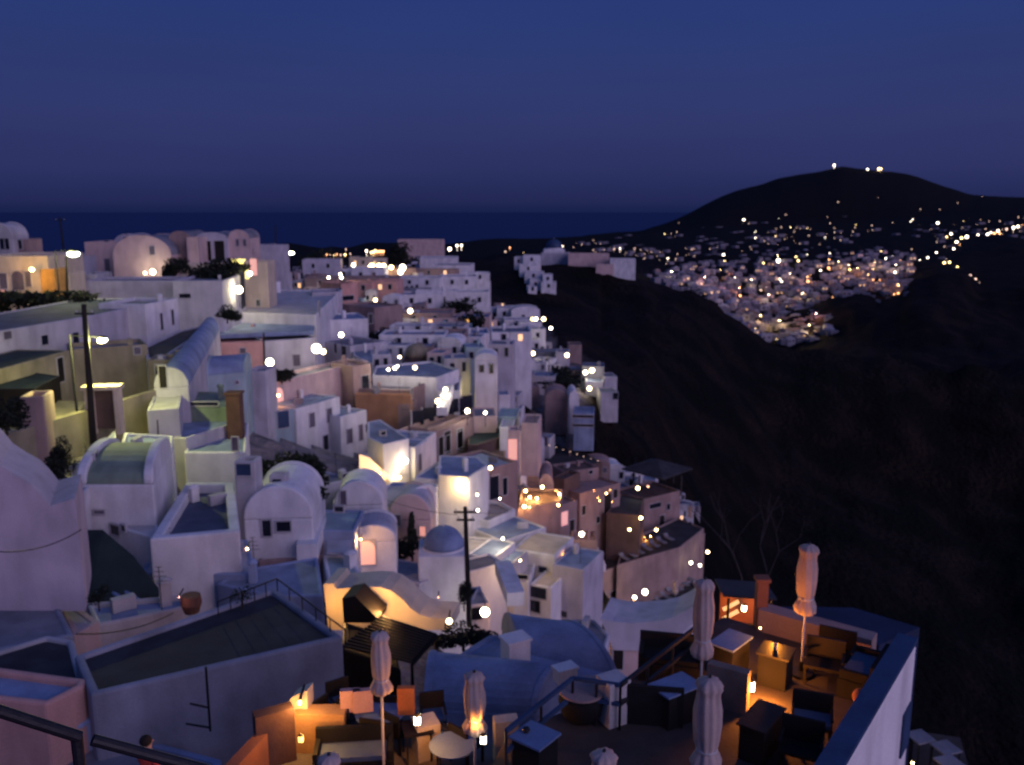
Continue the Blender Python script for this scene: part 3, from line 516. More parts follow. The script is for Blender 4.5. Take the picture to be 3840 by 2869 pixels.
house('wide lavender roof terrace left of the teal roof', z=-17.3, poly=[G(250, 1190), G(700, 1190), G(650, 865), G(0, 970), G(-200, 1090)], h=2.4, par=.06, wm=blue, rm=white2)
th = Thing('staircase', 'short dark slatted staircase left of the arched orange doorway', 'staircase', py(G(830, 830), 46))
for k in range(6): m_ = MB(); q = py(G(830, 745 + k * 17), 47 - k * .3); m_.box(q, (1.3, .28, .1)); th.part('step', m_, white2)
# orange arch facade
fa = [(700, 1095), (780, 1090), (805, 1135), (1060, 1118), (1170, 1120), (1260, 1150), (1350, 1215), (1420, 1290), (1500, 1350), (1600, 1380), (1760, 1385), (1760, 1480), (740, 1480)]
mb = MB(); f0 = [py(G(x, y), 33.5) for x, y in fa]; mb.hexa(f0, [v + Vector((.3, 1.6, 0)) for v in f0]); solo('facade', mb, cream, 'warm orange lit facade with a long curved top in the lower centre', 'facade')
HOUSES.append(([f0[0].xy, f0[10].xy, (f0[10] + Vector((0, 2, 0))).xy, (f0[0] + Vector((0, 2, 0))).xy], -18, -16, (1210, 2190, 1700, 2350), 37))
mb = MB(); fb = [(855, 1215), (960, 1195), (1150, 1380), (1150, 1420), (870, 1420)]; f1 = [py(G(x, y), 31.8) for x, y in fb]; mb.hexa(f1, [v + Vector((.2, 1.2, 0)) for v in f1])
solo('stair_hood', mb, wood, 'dark slanted stair hood in front of the orange facade', 'hood')
# pergola H
th = Thing('pergola', 'dark slatted timber pergola roof below the orange facade', 'pergola', py(H(1200, 860), 27))
zp = pz(H(1150, 700), -15.0)
c00, c10, c11, c01 = pz(H(850, 650), -15.2), pz(H(1440, 790), -15.2), pz(H(1640, 560), -15.2), pz(H(1180, 410), -15.2)
for k in range(13): a_ = c00.lerp(c01, k / 12.0); b_ = c10.lerp(c11, k / 12.0); m_ = MB(); m_.bar(a_, b_, .055, 4); th.part('slat', m_, wood)
for a_, b_ in ((c00, c01), (c10, c11), (c00.lerp(c10, .5), c01.lerp(c11, .5))): m_ = MB(); m_.bar(a_ - Vector((0, 0, .1)), b_ - Vector((0, 0, .1)), .07, 4); th.part('beam', m_, wood)
for q in (c00, c10, c11, c01): m_ = MB(); m_.bar(q, q - Vector((0, 0, 2.3)), .06, 6); th.part('post', m_, wood)
house('dark brown hut under the slatted pergola', z=-15.6, poly=[H(850, 680), H(1350, 860), H(1260, 560), H(870, 450)], h=1.4, par=.05, wm=wood, rm=wood)
house('tan wall below the pergola hut', z=-16.2, poly=[H(850, 760), H(1300, 900), H(1300, 860), H(870, 700)], h=2.0, par=.05, wm=cream, rm=cream)
# blue vaults by the terrace
house('big blue-grey barrel roof with a white chimney block behind the terrace rail', z=-14.6, poly=[K(-130, 830), K(1010, 920), K(1390, 880), K(900, 560), K(300, 560)], h=4, par=.04, wm=bluevault, rm=bluevault)
def vault_long(label, p0, p1, p2, p3, z, rise, wm_, rm_, **k): return house(label, z=z, poly=[p0, p1, p2, p3], h=3.5, roof='vx', rise=rise, wm=wm_, rm=rm_, **k)
vault_long('near deep blue rounded roof beside the terrace', K(-250, 1180), K(700, 1220), K(960, 930), K(-180, 800), -14.4, .9, bluevault, bluevault, gab=.03)
vault_long('pointed blue-grey roof rising behind the near rounded roof', K(560, 800), K(1400, 1010), K(900, 560), K(400, 520), -15.0, 1.1, bluevault, bluevault, gab=.03)
mb = MB(); q = py(K(520, 715), 26); mb.box(q, (.75, .6, 1.0), yaw=.5); mb.box(q + Vector((0, 0, .52)), (.85, .7, .08), yaw=.5); solo('chimney', mb, white, 'white chimney block on the pointed blue-grey roof', 'chimney')
mb = MB(); q = py(K(935, 890), 21.5); mb.box(q, (.55, .35, .35), yaw=.5); mb.box(q + Vector((0, 0, .2)), (.62, .42, .06), yaw=.5); solo('roof_vent', mb, white, 'small pale vent box on the ridge of the near blue roof', 'vent')
# yellow panel building
house('tall yellow-lit wall house with dark slatted eave behind the wooden pole', J(-10, 405), b=J(118, 400), z=-22.4, dep=5, h=5.6, wm=cream, rm=white2, par=.1)
house('lavender house right of the tall yellow-lit wall', J(118, 470), b=J(300, 330), z=-22.6, dep=5, h=5, wm=white, rm=blueroof, par=.1)
house('blue roof terrace behind the tall yellow-lit wall', z=-22.0, poly=[J(-130, 400), J(130, 420), J(290, 320), J(200, 250), J(-120, 240)], h=2, par=.06, wm=white, rm=blueroof)
house('white terrace lit by two lamps with a curved edge', z=-26.4, poly=[J(120, 760), J(300, 790), J(520, 690), J(380, 620), J(180, 610)], h=2.0, par=.3, wm=white, rm=white)
house('lavender house with plain right wall below the two-lamp terrace', J(300, 760), b=J(525, 690), z=-27.0, dep=5, h=4.6, wm=white, rm=white2)
house('white house stack in shade left of the warm-lit rooms', J(150, 850), b=J(420, 960), z=-27.0, dep=5, h=3.2, wm=white, rm=blueroof, par=.1, wins=[(J(470, 1150), .9, .4)])
# white cluster, T crop (3.06/px)
for (x0, y0, x1, y1, z_, d_, h_, m_, r_, nm, wi) in [
    (560, 640, 740, 760, -25.5, 3.5, 5, white, white2, 'white sloping wall left of the wooden pole base', []),
    (760, 540, 1060, 600, -26.2, 4, 4, white, blueroof, 'small white cube right of the wooden pole with blue top', [(980, 700, .8, .8)]),
    (860, 740, 1180, 800, -27.6, 4, 4, white, mauve, 'pinkish-white cube with a small brown doorway', [(1000, 900, .5, 1.2)]),
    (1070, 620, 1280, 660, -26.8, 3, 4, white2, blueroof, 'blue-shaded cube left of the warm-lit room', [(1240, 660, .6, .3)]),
    (1180, 850, 1480, 870, -28.2, 4, 3.6, white, mauve, 'lavender cube with a row of dark slots', [(1350, 800, 1.6, .35), (1320, 865, .8, .3)]),
    (1240, 1000, 1480, 990, -29.2, 3, 3.2, cream, cream, 'warm orange-lit front room above the blue roof tip', []),
    (1490, 880, 1740, 930, -28.6, 3.4, 4.5, white, cream, 'pale house with two square dark windows one above the other', [(1590, 985, 1.35, .9), (1545, 1140, 1.0, 1.0)]),
    (1740, 660, 2110, 730, -27.6, 4.5, 6, mauve, blueroof, 'tall lavender tower with blue flat top', [(1840, 1220, 1.2, .5)]),
    (1290, 480, 1780, 560, -27.2, 4.5, 3.4, white, cream, 'warm-lit curved terrace room with a dark niche', [(1640, 720, .7, .5)]),
    (30, 960, 340, 1080, -25.4, 3, 4.5, white, mauve, 'lilac triangular wall left of the orange round glow', [(90, 960, .8, .7)]),
    (340, 1090, 800, 1130, -26.2, 3, 2, blue, blueroof, 'low blue terrace with an orange round glow', [(440, 1030, .7, .6, 'o')]),
    (640, 1150, 1030, 1110, -26.2, 3, 3.5, white, white, 'white lit ledge with the big white lamp', [(830, 1230, 1.3, .9)])]:
    house(nm, T(x0, y0), b=T(x1, y1), z=z_, dep=d_, h=h_, wm=m_, rm=r_, par=.1, wins=[(T(a_[0], a_[1]), a_[2], a_[3], a_[4] if len(a_) > 4 else 'd') for a_ in wi])
# brown / pink hotel group J
house('dark rose house with black openings right of the lavender house', J(290, 350), b=J(545, 290), z=-25.0, dep=6, h=5.6, wm=rose, rm=mauve, wins=[(J(340, 510), 1.2, 2.4, 'd'), (J(430, 500), .6, 1.8, 'd')])
house('brown pyramid-roofed room beside an orange lit stair', z=-25.8, poly=[J(120, 270), J(440, 260), J(440, 150), J(240, 150)], h=2.4, par=.1, wm=rose, rm=brown)
house('dark green roof slab left of the orange lit stair', z=-24.6, poly=[J(120, 150), J(200, 150), J(470, 60), J(400, 10), J(130, 30)], h=1.6, par=.05, wm=brown, rm=darkgreen)
house('pink-white block with stepped side above the dark roof', J(565, 40), b=J(712, -5), z=-26.6, dep=4, bot=J(565, 160), wm=white, rm=rose)
house('narrow lit stair tower glowing orange at its foot', J(460, 30), Y=88, w=1.2, yaw=0, dep=2, ext=2, bot=J(460, 240), wm=pink, wins=[(J(497, 190), .9, 2.2, 'o')])
house('broad dark slate roof with tiny edge lights in the lower slope', z=-35.0, poly=[J(560, 230), J(960, 350), J(1250, 300), J(1100, 220), J(760, 130)], h=2.4, par=.06, wm=brown, rm=darkroof)
house('purple barrel vault by the restaurant lights', z=-33.4, poly=[J(550, 460), J(720, 480), J(740, 340), J(600, 330)], h=3, roof='vy', rise=1.5, wm=rose, rm=mauve)
house('small pink vault right of the purple barrel vault', z=-33.7, poly=[J(715, 490), J(840, 500), J(830, 380), J(720, 380)], h=3, roof='vy', rise=1.4, wm=pink, rm=rose)
house('brown block between the pink vault and the ruined wall', J(830, 420), b=J(930, 440), z=-33.8, dep=4, h=4, wm=brown, rm=brown)
house('ruined pink wall house with small hollows', J(930, 380), b=J(1220, 340), z=-34.2, dep=4, h=3.4, wm=rose, rm=brown, wins=[(J(1035, 395), .6, .5), (J(1150, 380), .6, .5)])
house('restaurant terrace with warm candle lights and dark tables', z=-33.0, poly=[J(540, 690), J(900, 625), J(920, 520), J(570, 510)], h=1.5, par=.3, wm=rose, rm=brown, name='terrace', cat='terrace')
house('pink-brown house with an orange lit wall panel', J(640, 735), b=J(1040, 615), z=-34.0, dep=5, h=6.0, wm=rose, rm=rose, wins=[(J(890, 780), 2.6, 1.7, 'o'), (J(590, 855), .9, 2.0, 'd'), (J(840, 850), 1.6, .5, 'd'), (J(990, 860), .8, 2.4, 'w')])  # orange panel is an emissive pane put in for the glow on the wall
house('tall pink tower house with small dark windows', J(1060, 560), b=J(1400, 470), z=-35.5, dep=5, h=8.2, wm=rose, rm=rose, wins=[(J(1210, 780), .6, .9, 'd'), (J(1355, 560), .8, 1.2, 'w'), (J(1290, 640), 1.3, 2.6, 'w'), (J(1090, 700), .7, 1.2, 'w')])
house('dark purple terrace block in front of the tall pink tower', z=-36.6, poly=[J(690, 940), J(1000, 960), J(1060, 1150), J(880, 1110), J(690, 1000)], h=2.8, par=.1, wm=rose, rm=mauve)
house('rose post-like wall below the bright uplight', J(1000, 950), Y=92, w=2.7, yaw=0, dep=3, bot=J(1000, 1140), wm=rose)
house('pink hotel block with stepped parapet and lit terrace', J(1590, 610), b=J(1905, 535), z=-40.5, dep=6, h=7, wm=rose, rm=brown, wins=[(J(1690, 660), 2.2, .7, 'd'), (J(1745, 800), 1.0, 2.2, 'W'), (J(1800, 670), .7, .9, 'd')])
house('dark rooftop between the pink tower and the stepped hotel block', z=-38.5, poly=[J(1280, 720), J(1560, 740), J(1600, 600), J(1400, 560)], h=3.5, par=.2, wm=brown, rm=darkroof)
house('narrow pink stair wall with two red candle lights', J(1400, 900), b=J(1560, 660), z=-42.0, dep=2.5, h=5.5, wm=rose, rm=rose, par=.1)
house('dark lounger terrace above the long hotel front', z=-44.2, poly=[J(1370, 1160), J(1900, 1010), J(2100, 850), J(1880, 760), J(1420, 970)], h=2, par=.2, wm=rose, rm=darkroof, name='terrace', cat='terrace')
house('long pink hotel front with five dark doors', J(1090, 1275), b=J(2110, 890), z=-44.8, dep=6, h=5.8, wm=rose, rm=darkroof, par=.15, name='hotel', cat='hotel', wins=[(J(1250, 1480), 1.1, 2.3, 'w'), (J(1335, 1450), 1.1, 2.4, 'w'), (J(1468, 1400), .95, 3.2, 'w'), (J(1680, 1210), 1.0, 3.0, 'w'), (J(1752, 1210), .95, 1.6, 'd'), (J(1868, 1200), 2.4, 4.0, 'W'), (J(1150, 1530), .9, 1.8, 'w')])
house('curved dark lounger deck below the long hotel front', z=-50.2, poly=[J(1150, 1600), J(1500, 1640), J(1850, 1570), J(2080, 1400), J(2000, 1280), J(1200, 1560)], h=1.6, par=.3, wm=mauve, rm=darkroof, name='terrace', cat='terrace')
# curved pale wall K
fa = [(1230, 425), (1330, 450), (1500, 465), (1700, 450), (1830, 420), (1930, 370), (2060, 290), (2060, 420), (1900, 560), (1700, 700), (1340, 690), (1290, 560)]
mb = MB(); f0 = [py(K(x, y), 50) for x, y in fa]; mb.hexa(f0, [v + Vector((1.0, 3.0, 0)) for v in f0]); solo('retaining_wall', mb, mauve, 'pale lilac retaining wall with a sagging curved top below the hotel deck', 'wall')
house('orange-lit small house under the pale curved wall', K(1330, 690), b=K(1700, 700), z=-26.5, dep=3, h=3.6, wm=pink, rm=pink, wins=[(K(1380, 760), .6, 1.4, 'w')])
house('jumble of shaded steps between the blue roof and the curved wall', z=-25.0, poly=[K(780, 500), K(1260, 760), K(1310, 560), K(1180, 430), K(760, 430)], h=2, par=.1, wm=mauve, rm=greyroof)
# I crop right-hand slope
rnd = random.Random(5)
whites = [(520, 130, 200), (640, 120, 240), (760, 150, 240), (560, 220, 220), (700, 220, 240), (820, 240, 200), (620, 300, 200), (780, 330, 250), (880, 300, 170), (540, 320, 150), (870, 390, 130), (690, 370, 180)]
for k, (x, y, wd) in enumerate(whites):
    yy = 262 - k * 4.0; mw = wd / 2.2333 / FS * yy
    house('one of the white cubes packed round the lamp, ' + ['at its upper left', 'at the top of the pack', 'at its upper right', 'second row left', 'second row middle', 'below the yellow light', 'left of the bottom edge', 'in the lower middle', 'at the right edge', 'at the far left', 'at the bottom right corner', 'just above the round lamp'][k],
          I(x - 50, y), Y=yy, w=mw, yaw=rnd.uniform(-8, 8), dep=6, h=4.0, ext=4, wm=white, rm=white2, par=.3, roof='vy' if k in (2, 7) else 'flat', rise=1.2, group='white cubes on the far slope',
          wins=[(I(x + 10, y + 50), .9, 1.2, 'd'), (I(x + 80, y + 60), .8, 1.1, 'd')] if k % 2 else [(I(x + 50, y + 50), .9, 1.3, 'd')])
wh2 = [(100, 350, 130), (210, 345, 140), (330, 430, 130), (420, 430, 130), (350, 510, 120), (460, 510, 110), (400, 570, 130), (160, 450, 150), (30, 460, 110), (260, 540, 110)]
for k, (x, y, wd) in enumerate(wh2):
    yy = 170 - k * 3.0; mw = wd / 2.2333 / FS * yy
    house('small white house of the slope above the black bush, ' + ['furthest left', 'with terracotta neighbour', 'second from the right edge', 'at the right edge', 'in the middle row', 'lower right', 'lowest of the row', 'behind the teal roof', 'beside the dark doorway', 'directly above the bush'][k],
          I(x - 20, y), Y=yy, w=mw, yaw=rnd.uniform(-10, 10), dep=5, h=3.2, ext=4, wm=white, rm=white2, par=.2, group='white houses above the black bush', wins=[(I(x + wd * .4, y + 45), .8, 1.2, 'd')])
for (x0, y0, yy, wpx, yb, m_, r_, nm, wi) in [
    (870, 490, 195, 260, 590, greyroof, greyroof, 'grey flat house with a lamp at each end', [(1120, 520, .9, 1.2)]),
    (1080, 490, 190, 110, 590, mauve, greyroof, 'lavender cube beside the right end lamp', []),
    (1190, 430, 200, 110, 580, rose, brown, 'brownish wall at the cliff edge above the right end lamp', []),
    (620, 630, 150, 200, 720, white2, blueroof, 'blue-white flat house left of the red retaining road', []),
    (880, 690, 148, 200, 870, white2, white2, 'white house with one dark window strip beside the red road', [(970, 750, 2.0, .4)]),
    (1190, 640, 165, 110, 720, rose, greyroof, 'dim brown cube left of the twin-lamp cliff house', []),
    (1300, 610, 162, 190, 700, greyroof, greyroof, 'cliff house roof carrying twin white lamps', []),
    (1330, 740, 158, 150, 830, white, white2, 'small white cliff house under the twin lamps', []),
    (1490, 700, 160, 110, 900, mauve, greyroof, 'tall mauve cliff house at the outer edge', []),
    (1460, 830, 152, 150, 920, white2, greyroof, 'lowest cliff house with a white frame front', [(1580, 860, .9, 1.2)]),
    (700, 700, 145, 180, 780, rose, rose, 'red-pink road bend wall on the slope', []),
    (800, 790, 138, 150, 930, rose, rose, 'red-pink lower road wall on the slope', []),
    (990, 890, 132, 200, 1000, rose, rose, 'red-pink block left of the white bell wall', []),
    (1190, 900, 130, 90, 1000, white, white, 'white bell-shaped wall above the striped house', []),
    (1230, 1000, 124, 175, 1120, blueroof, white2, 'striped blue-white house with two dark slits at the slope foot', [(1310, 1030, 3.0, .35), (1310, 1105, 3.0, .35)]),
    (240, 850, 118, 200, 970, white, white, 'white house carrying the yellow strip light', [(345, 870, 2.4, .6, 'y')]),
    (400, 820, 116, 160, 960, white, white2, 'lavender-white house left of the little dome', [(485, 955, .8, .6)]),
    (600, 850, 114, 100, 950, white, white2, 'narrow white house with pointed parapet', []),
    (390, 1030, 97, 200, 1110, pink, white2, 'pale pink parapet wall at the arcade end', []),
    (590, 1030, 98, 170, 1110, teal, teal, 'teal roof terrace with a white ball finial', []),
    (610, 1120, 94, 120, 1200, white, white, 'small white gabled wall beside the orange lit stair', []),
    (790, 1085, 94, 150, 1270, pink, rose, 'square pink block above the broad slate roof', []),
    (30, 610, 128, 170, 720, white, white2, 'white terrace house left of the black bush', [])]:
    mw = wpx / 2.2333 / FS * yy
    house(nm, I(x0, y0), Y=yy, w=mw, yaw=rnd.uniform(-9, 6), dep=4.5, ext=3.5, bot=I(x0, yb), wm=m_, rm=r_, par=.15, roof='vy' if 'bell' in nm else 'flat', rise=1.5, wins=[(I(a_[0], a_[1]), a_[2], a_[3], a_[4] if len(a_) > 4 else 'd') for a_ in wi])
# headland S
for k, (x0, y0, x1, yb, yy) in enumerate([(700, 350, 800, 440, 372), (800, 330, 1000, 420, 370), (760, 440, 960, 520, 362), (820, 520, 1020, 600, 355), (880, 600, 1010, 720, 350), (1030, 550, 1140, 640, 348), (1010, 640, 1180, 720, 344), (860, 690, 960, 740, 340)]):
    house('white cube of the small spur cluster, ' + ['at its upper left', 'at its top', 'in the second row', 'in the middle', 'in the lower middle', 'standing apart on the right', 'at the lower right', 'lowest of all'][k],
          S(x0, y0), Y=yy, w=(x1 - x0) / 3.0614 / FS * yy, yaw=rnd.uniform(-8, 8), dep=7, bot=S(x0, yb), wm=white, rm=white2, par=.3, group='white cubes on the small spur', wins=[(S((x0 + x1) / 2, (y0 + yb) / 2), 1, 1.4, 'd')])
house('blue domed church on the headland skyline', S(1040, 260), Y=430, w=10, yaw=0, dep=10, h=3, roof='dome', wm=white, rm=deepblue, name='church', cat='church')
house('long lavender hotel left part on the headland', S(1010, 300), Y=425, w=14, yaw=-3, dep=8, bot=S(1010, 440), wm=mauve, rm=mauve, name='hotel', cat='hotel')
house('long pink hotel terrace in the middle of the headland', S(1320, 310), Y=415, w=19, yaw=-3, dep=8, bot=S(1320, 410), wm=pink, rm=rose, name='hotel', cat='hotel')
house('pink sloping annex below the headland hotel', S(1640, 430), Y=405, w=8, yaw=-3, dep=6, bot=S(1640, 520), wm=pink, rm=rose)
house('blue-white house at the right tip of the headland', S(1800, 370), Y=405, w=11.5, yaw=-5, dep=7, bot=S(1800, 500), wm=white, rm=blueroof)
# ================================================================== TERRAIN
def zov(v, Y): return -Y * math.tan(PITCH + math.atan((v - 826.5) / 1915.6))
uN = [-700, -300, 0, 200, 450, 700, 920, 1050, 1145, 1250, 1400, 1550, 1700, 1950, 2212, 2700, 3200]
YN = [3, 12, 20, 35, 60, 90, 130, 180, 250, 350]
ZN = np.array([
 [-12,-12,-12,-12,-12,-13,-14,-14,-14,-14,-14,-14,-14,-15,-18,-25,-30],
 [-13,-13,-14,-15,-16,-16,-16,-16,-16,-16,-16,-16,-17,-22,-40,-60,-65],
 [-16,-16,-17,-17,-18,-18,-18,-18,-18,-19,-21,-26,-36,-50,-65,-80,-85],
 [-16,-16,-16,-18,-20,-21,-23,-25,-27,-29,-34,-44,-60,-75,-85,-95,-100],
 [-15,-15,-15,-16,-20,-25,-28,-31,-33,-38,-46,-62,-78,-90,-100,-110,-115],
 [-14,-14,-14,-15,-19,-23,-27,-31,-35,-39,-52,-70,-88,-100,-110,-120,-125],
 [-14,-14,-13,-13,-17,-22,-26,-30,-33,-34,-44,-70,-95,-105,-115,-125,-130],
 [-22,-20,-15,-14,-16,-20,-24,-30,-34,-35,-45,-70,-98,-108,-118,-128,-135],
 [-50,-40,-25,-19,-18,-20,-23,-30,-35,-37,-47,-68,-97,-108,-118,-128,-135],
 [-90,-80,-60,-40,-25,-23,-25,-31,-34,-36,-42,-64,-92,-108,-118,-128,-135]], float)
uF = [-700, -300, 0, 300, 600, 900, 1060, 1200, 1382, 1457, 1543, 1569, 1607, 1626, 1663, 1757, 1802, 1850, 1873, 1900, 1950, 1965, 2019, 2076, 2113, 2212, 2700, 3200]
VF = {
 430: [950,950,850,750,620,572,566,566,600,628,660,690,715,727,742,752,760,770,780,780,780,780,780,780,780,780,780,780],
 520: [1000,950,900,800,700,580,575,572,612,650,690,725,745,765,780,790,800,800,800,800,800,800,800,800,800,800,800,800],
 700: [1000,950,900,800,700,600,590,585,625,660,710,735,745,760,775,780,770,760,760,760,760,760,760,760,760,760,760,760],
 820: [900,800,700,640,600,580,572,570,612,645,680,712,728,742,752,752,731,710,705,700,690,670,655,660,680,700,720,740],
 980: [800,700,650,600,575,562,558,556,596,615,645,660,680,685,695,672,643,630,636,662,641,600,575,581,622,615,600,590],
 1080:[800,700,640,600,570,560,555,552,590,605,625,635,640,645,650,655,648,640,642,655,650,640,600,605,630,620,610,600],
 1400:[700,640,600,580,560,550,548,546,562,566,570,570,568,568,566,564,562,560,558,557,555,555,557,560,562,556,545,540],
 2200:[620,600,590,575,565,556,549,541,540,540,539,539,538,538,537,535,534,532,530,530,527,527,523,519,517,512,500,495],
 3500:[590,590,590,590,578,548,540,532,528,525,525,524,523,522,520,518,515,512,511,510,508,508,504,500,495,488,480,475],
 5500:[540,540,540,540,535,532,524,517,510,503,492,490,488,487,485,481,479,476,474,472,468,468,464,461,458,452,448,445],
 8000:[529,526,526,526,524,521,519,517,500,472,428,415,403,398,384,369,358,364,367,369,377,382,402,420,424,427,440,445],
 10500:[530,526,524,522,520,518,516,514,506,492,465,452,440,430,415,400,395,400,402,405,410,412,425,430,433,437,448,450]}
SEA = -226.0
def s_of(u): return (u - 1106) / 1915.6
def s_of_near(u): return (u - 1106) / 1915.6 / .99
ys_all = [math.log(y) for y in YN + sorted(VF)]
sg = np.linspace(-.95, 1.15, 430)
rows = [np.interp(sg, [s_of_near(u) for u in uN], ZN[i]) for i in range(len(YN))]
for y in sorted(VF):
    rows.append(np.interp(sg, [s_of(u) for u in uF], [max(zov(v, y), SEA - 22) for v in VF[y]]))
rows.append(np.full(len(sg), SEA - 30)); ys_all.append(math.log(16000))
rows = np.array(rows); ysa = np.array(ys_all)
def base_z(x, y):
    s = min(max(x / y, sg[0]), sg[-1]); fi = (s - sg[0]) / (sg[-1] - sg[0]) * (len(sg) - 1); i = min(int(fi), len(sg) - 2); f = fi - i
    ly = math.log(max(y, 3.01)); j = int(np.searchsorted(ysa, ly)) - 1; j = min(max(j, 0), len(ysa) - 2); g = (ly - ysa[j]) / (ysa[j + 1] - ysa[j]); g = min(max(g, 0), 1)
    a = rows[j][i] * (1 - f) + rows[j][i + 1] * f; b = rows[j + 1][i] * (1 - f) + rows[j + 1][i + 1] * f
    return a * (1 - g) + b * g
ctl = []
for pl, zg, zt, bb, di in HOUSES:
    cx = sum(p.x for p in pl) / len(pl); cy = sum(p.y for p in pl) / len(pl)
    rr = max((p - Vector((cx, cy))).length for p in pl); dz = zg - base_z(cx, cy); up = 9 if cy > 122 else .6
    if cy < 480: ctl.append((cx, cy, rr + 2, max(min(dz, up), -14)))
CT = np.array(ctl)
def in_poly(x, y, pl):
    c = False; n = len(pl)
    for i in range(n):
        a, b = pl[i], pl[i - 1]
        if (a.y > y) != (b.y > y) and x < (b.x - a.x) * (y - a.y) / (b.y - a.y) + a.x: c = not c
    return c
def hz(x, y):
    z = base_z(x, y)
    if y < 520:
        d2 = (CT[:, 0] - x) ** 2 + (CT[:, 1] - y) ** 2; wt = np.exp(-d2 / (2 * (CT[:, 2] * .9) ** 2)); sw = wt.sum()
        z += float((wt * CT[:, 3]).sum() / (sw + .35))
    return z
def ground(x, y):
    z = hz(x, y)
    for pl, zg, zt, bb, di in NEARH.get((int(x // 12), int(y // 12)), ()):
        mg = 1.2
        if in_poly(x, y, pl): z = min(z, zg - .3, zt - 1.0)
    return z
NEARH = {}
def index_house(h):
    pl = h[0]; x0, x1 = min(p.x for p in pl) - 2, max(p.x for p in pl) + 2; y0, y1 = min(p.y for p in pl) - 2, max(p.y for p in pl) + 2
    c = Vector((sum(p.x for p in pl) / len(pl), sum(p.y for p in pl) / len(pl))); big = [c + (p - c) * (1 + 1.6 / max((p - c).length, 1)) for p in pl]
    for i in range(int(x0 // 12), int(x1 // 12) + 1):
        for j in range(int(y0 // 12), int(y1 // 12) + 1): NEARH.setdefault((i, j), []).append((big,) + tuple(h[1:]))
for h_ in HOUSES: index_house(h_)
def hit(p, y0=30, y1=6000):
    """first point of the ground along the ray"""
    d = ray(p); Y = y0
    while Y < y1:
        q = d * (Y / d.y)
        if q.z < hz(q.x, Y): return q
        Y *= 1.012
    return None

# ------------------------------------------------------------------ filler houses that pack the slope between the traced ones
def overlap(bb, x0, y0, x1, y1):
    ix = min(bb[2], x1) - max(bb[0], x0); iy = min(bb[3], y1) - max(bb[1], y0)
    return max(0, ix) * max(0, iy)
town = [(560, 600), (640, 570), (860, 545), (1000, 545), (1030, 640), (1060, 640), (1100, 690), (1170, 740), (1230, 800), (1300, 870), (1290, 930), (1180, 960), (1240, 1010), (1440, 1060), (1500, 1110), (1400, 1250), (1240, 1330), (900, 1330), (700, 1230), (540, 1000), (600, 850), (500, 700)]
town = [Vector((u * 1.736, v * 1.736)) for u, v in town]
gully = [Vector(R(*p)) for p in ((1740, 640), (1900, 380), (2400, 380), (2300, 1000), (2140, 1330), (1980, 1240), (1880, 900))]
gully2 = [Vector(I(*p)) for p in ((1100, 560), (1300, 500), (1700, 900), (1700, 1500), (960, 1300), (700, 1000), (680, 760), (980, 900))]
LANDM = [('the olive domed chapel', F(1700, 150)), ('the big ochre wall', F(1420, 650)), ('the windowed white house', F(950, 800)), ('the restaurant lights', R(1000, 480)), ('the yellow round light', R(1105, 800)),
         ('the packed white cubes', I(700, 250)), ('the arcade', I(150, 1150)), ('the black bush', I(400, 700)), ('the twin-lamp cliff house', I(1350, 650)), ('the red road bend', I(850, 850)), ('the pale blue flat roof', B(700, 950)),
         ('the tall pink tower house', J(1200, 650)), ('the wooden pole', G(1880, 800)), ('the blue domed chapel', G(1700, 750)), ('the long hotel front', J(1600, 1250)), ('the curved pale wall', K(1600, 550)), ('the lavender skyline house', R(1800, 500)), ('the small flame glow', R(1860, 1180)), ('the white spur cluster', S(900, 500)), ('the striped blue roof', F(1600, 1340))]
def where(p, used):
    ls = sorted(LANDM, key=lambda l: (l[1][0] - p[0]) ** 2 + (l[1][1] - p[1]) ** 2)
    for k in range(9):
        l = ls[k]; dx, dy = p[0] - l[1][0], p[1] - l[1][1]
        rel = ('just ' if dx * dx + dy * dy < 90 ** 2 else '') + (('right of ' if dx > 0 else 'left of ') if abs(dx) > abs(dy) * 1.6 else ('below ' if dy > 0 else 'above ') if abs(dy) > abs(dx) * 1.6 else (('lower right of ' if dx > 0 else 'lower left of ') if dy > 0 else ('upper right of ' if dx > 0 else 'upper left of ')))
        yield rel + l[0]
rf = random.Random(77); used_lab = set(); nf = 0; FILL = []
tries = 0
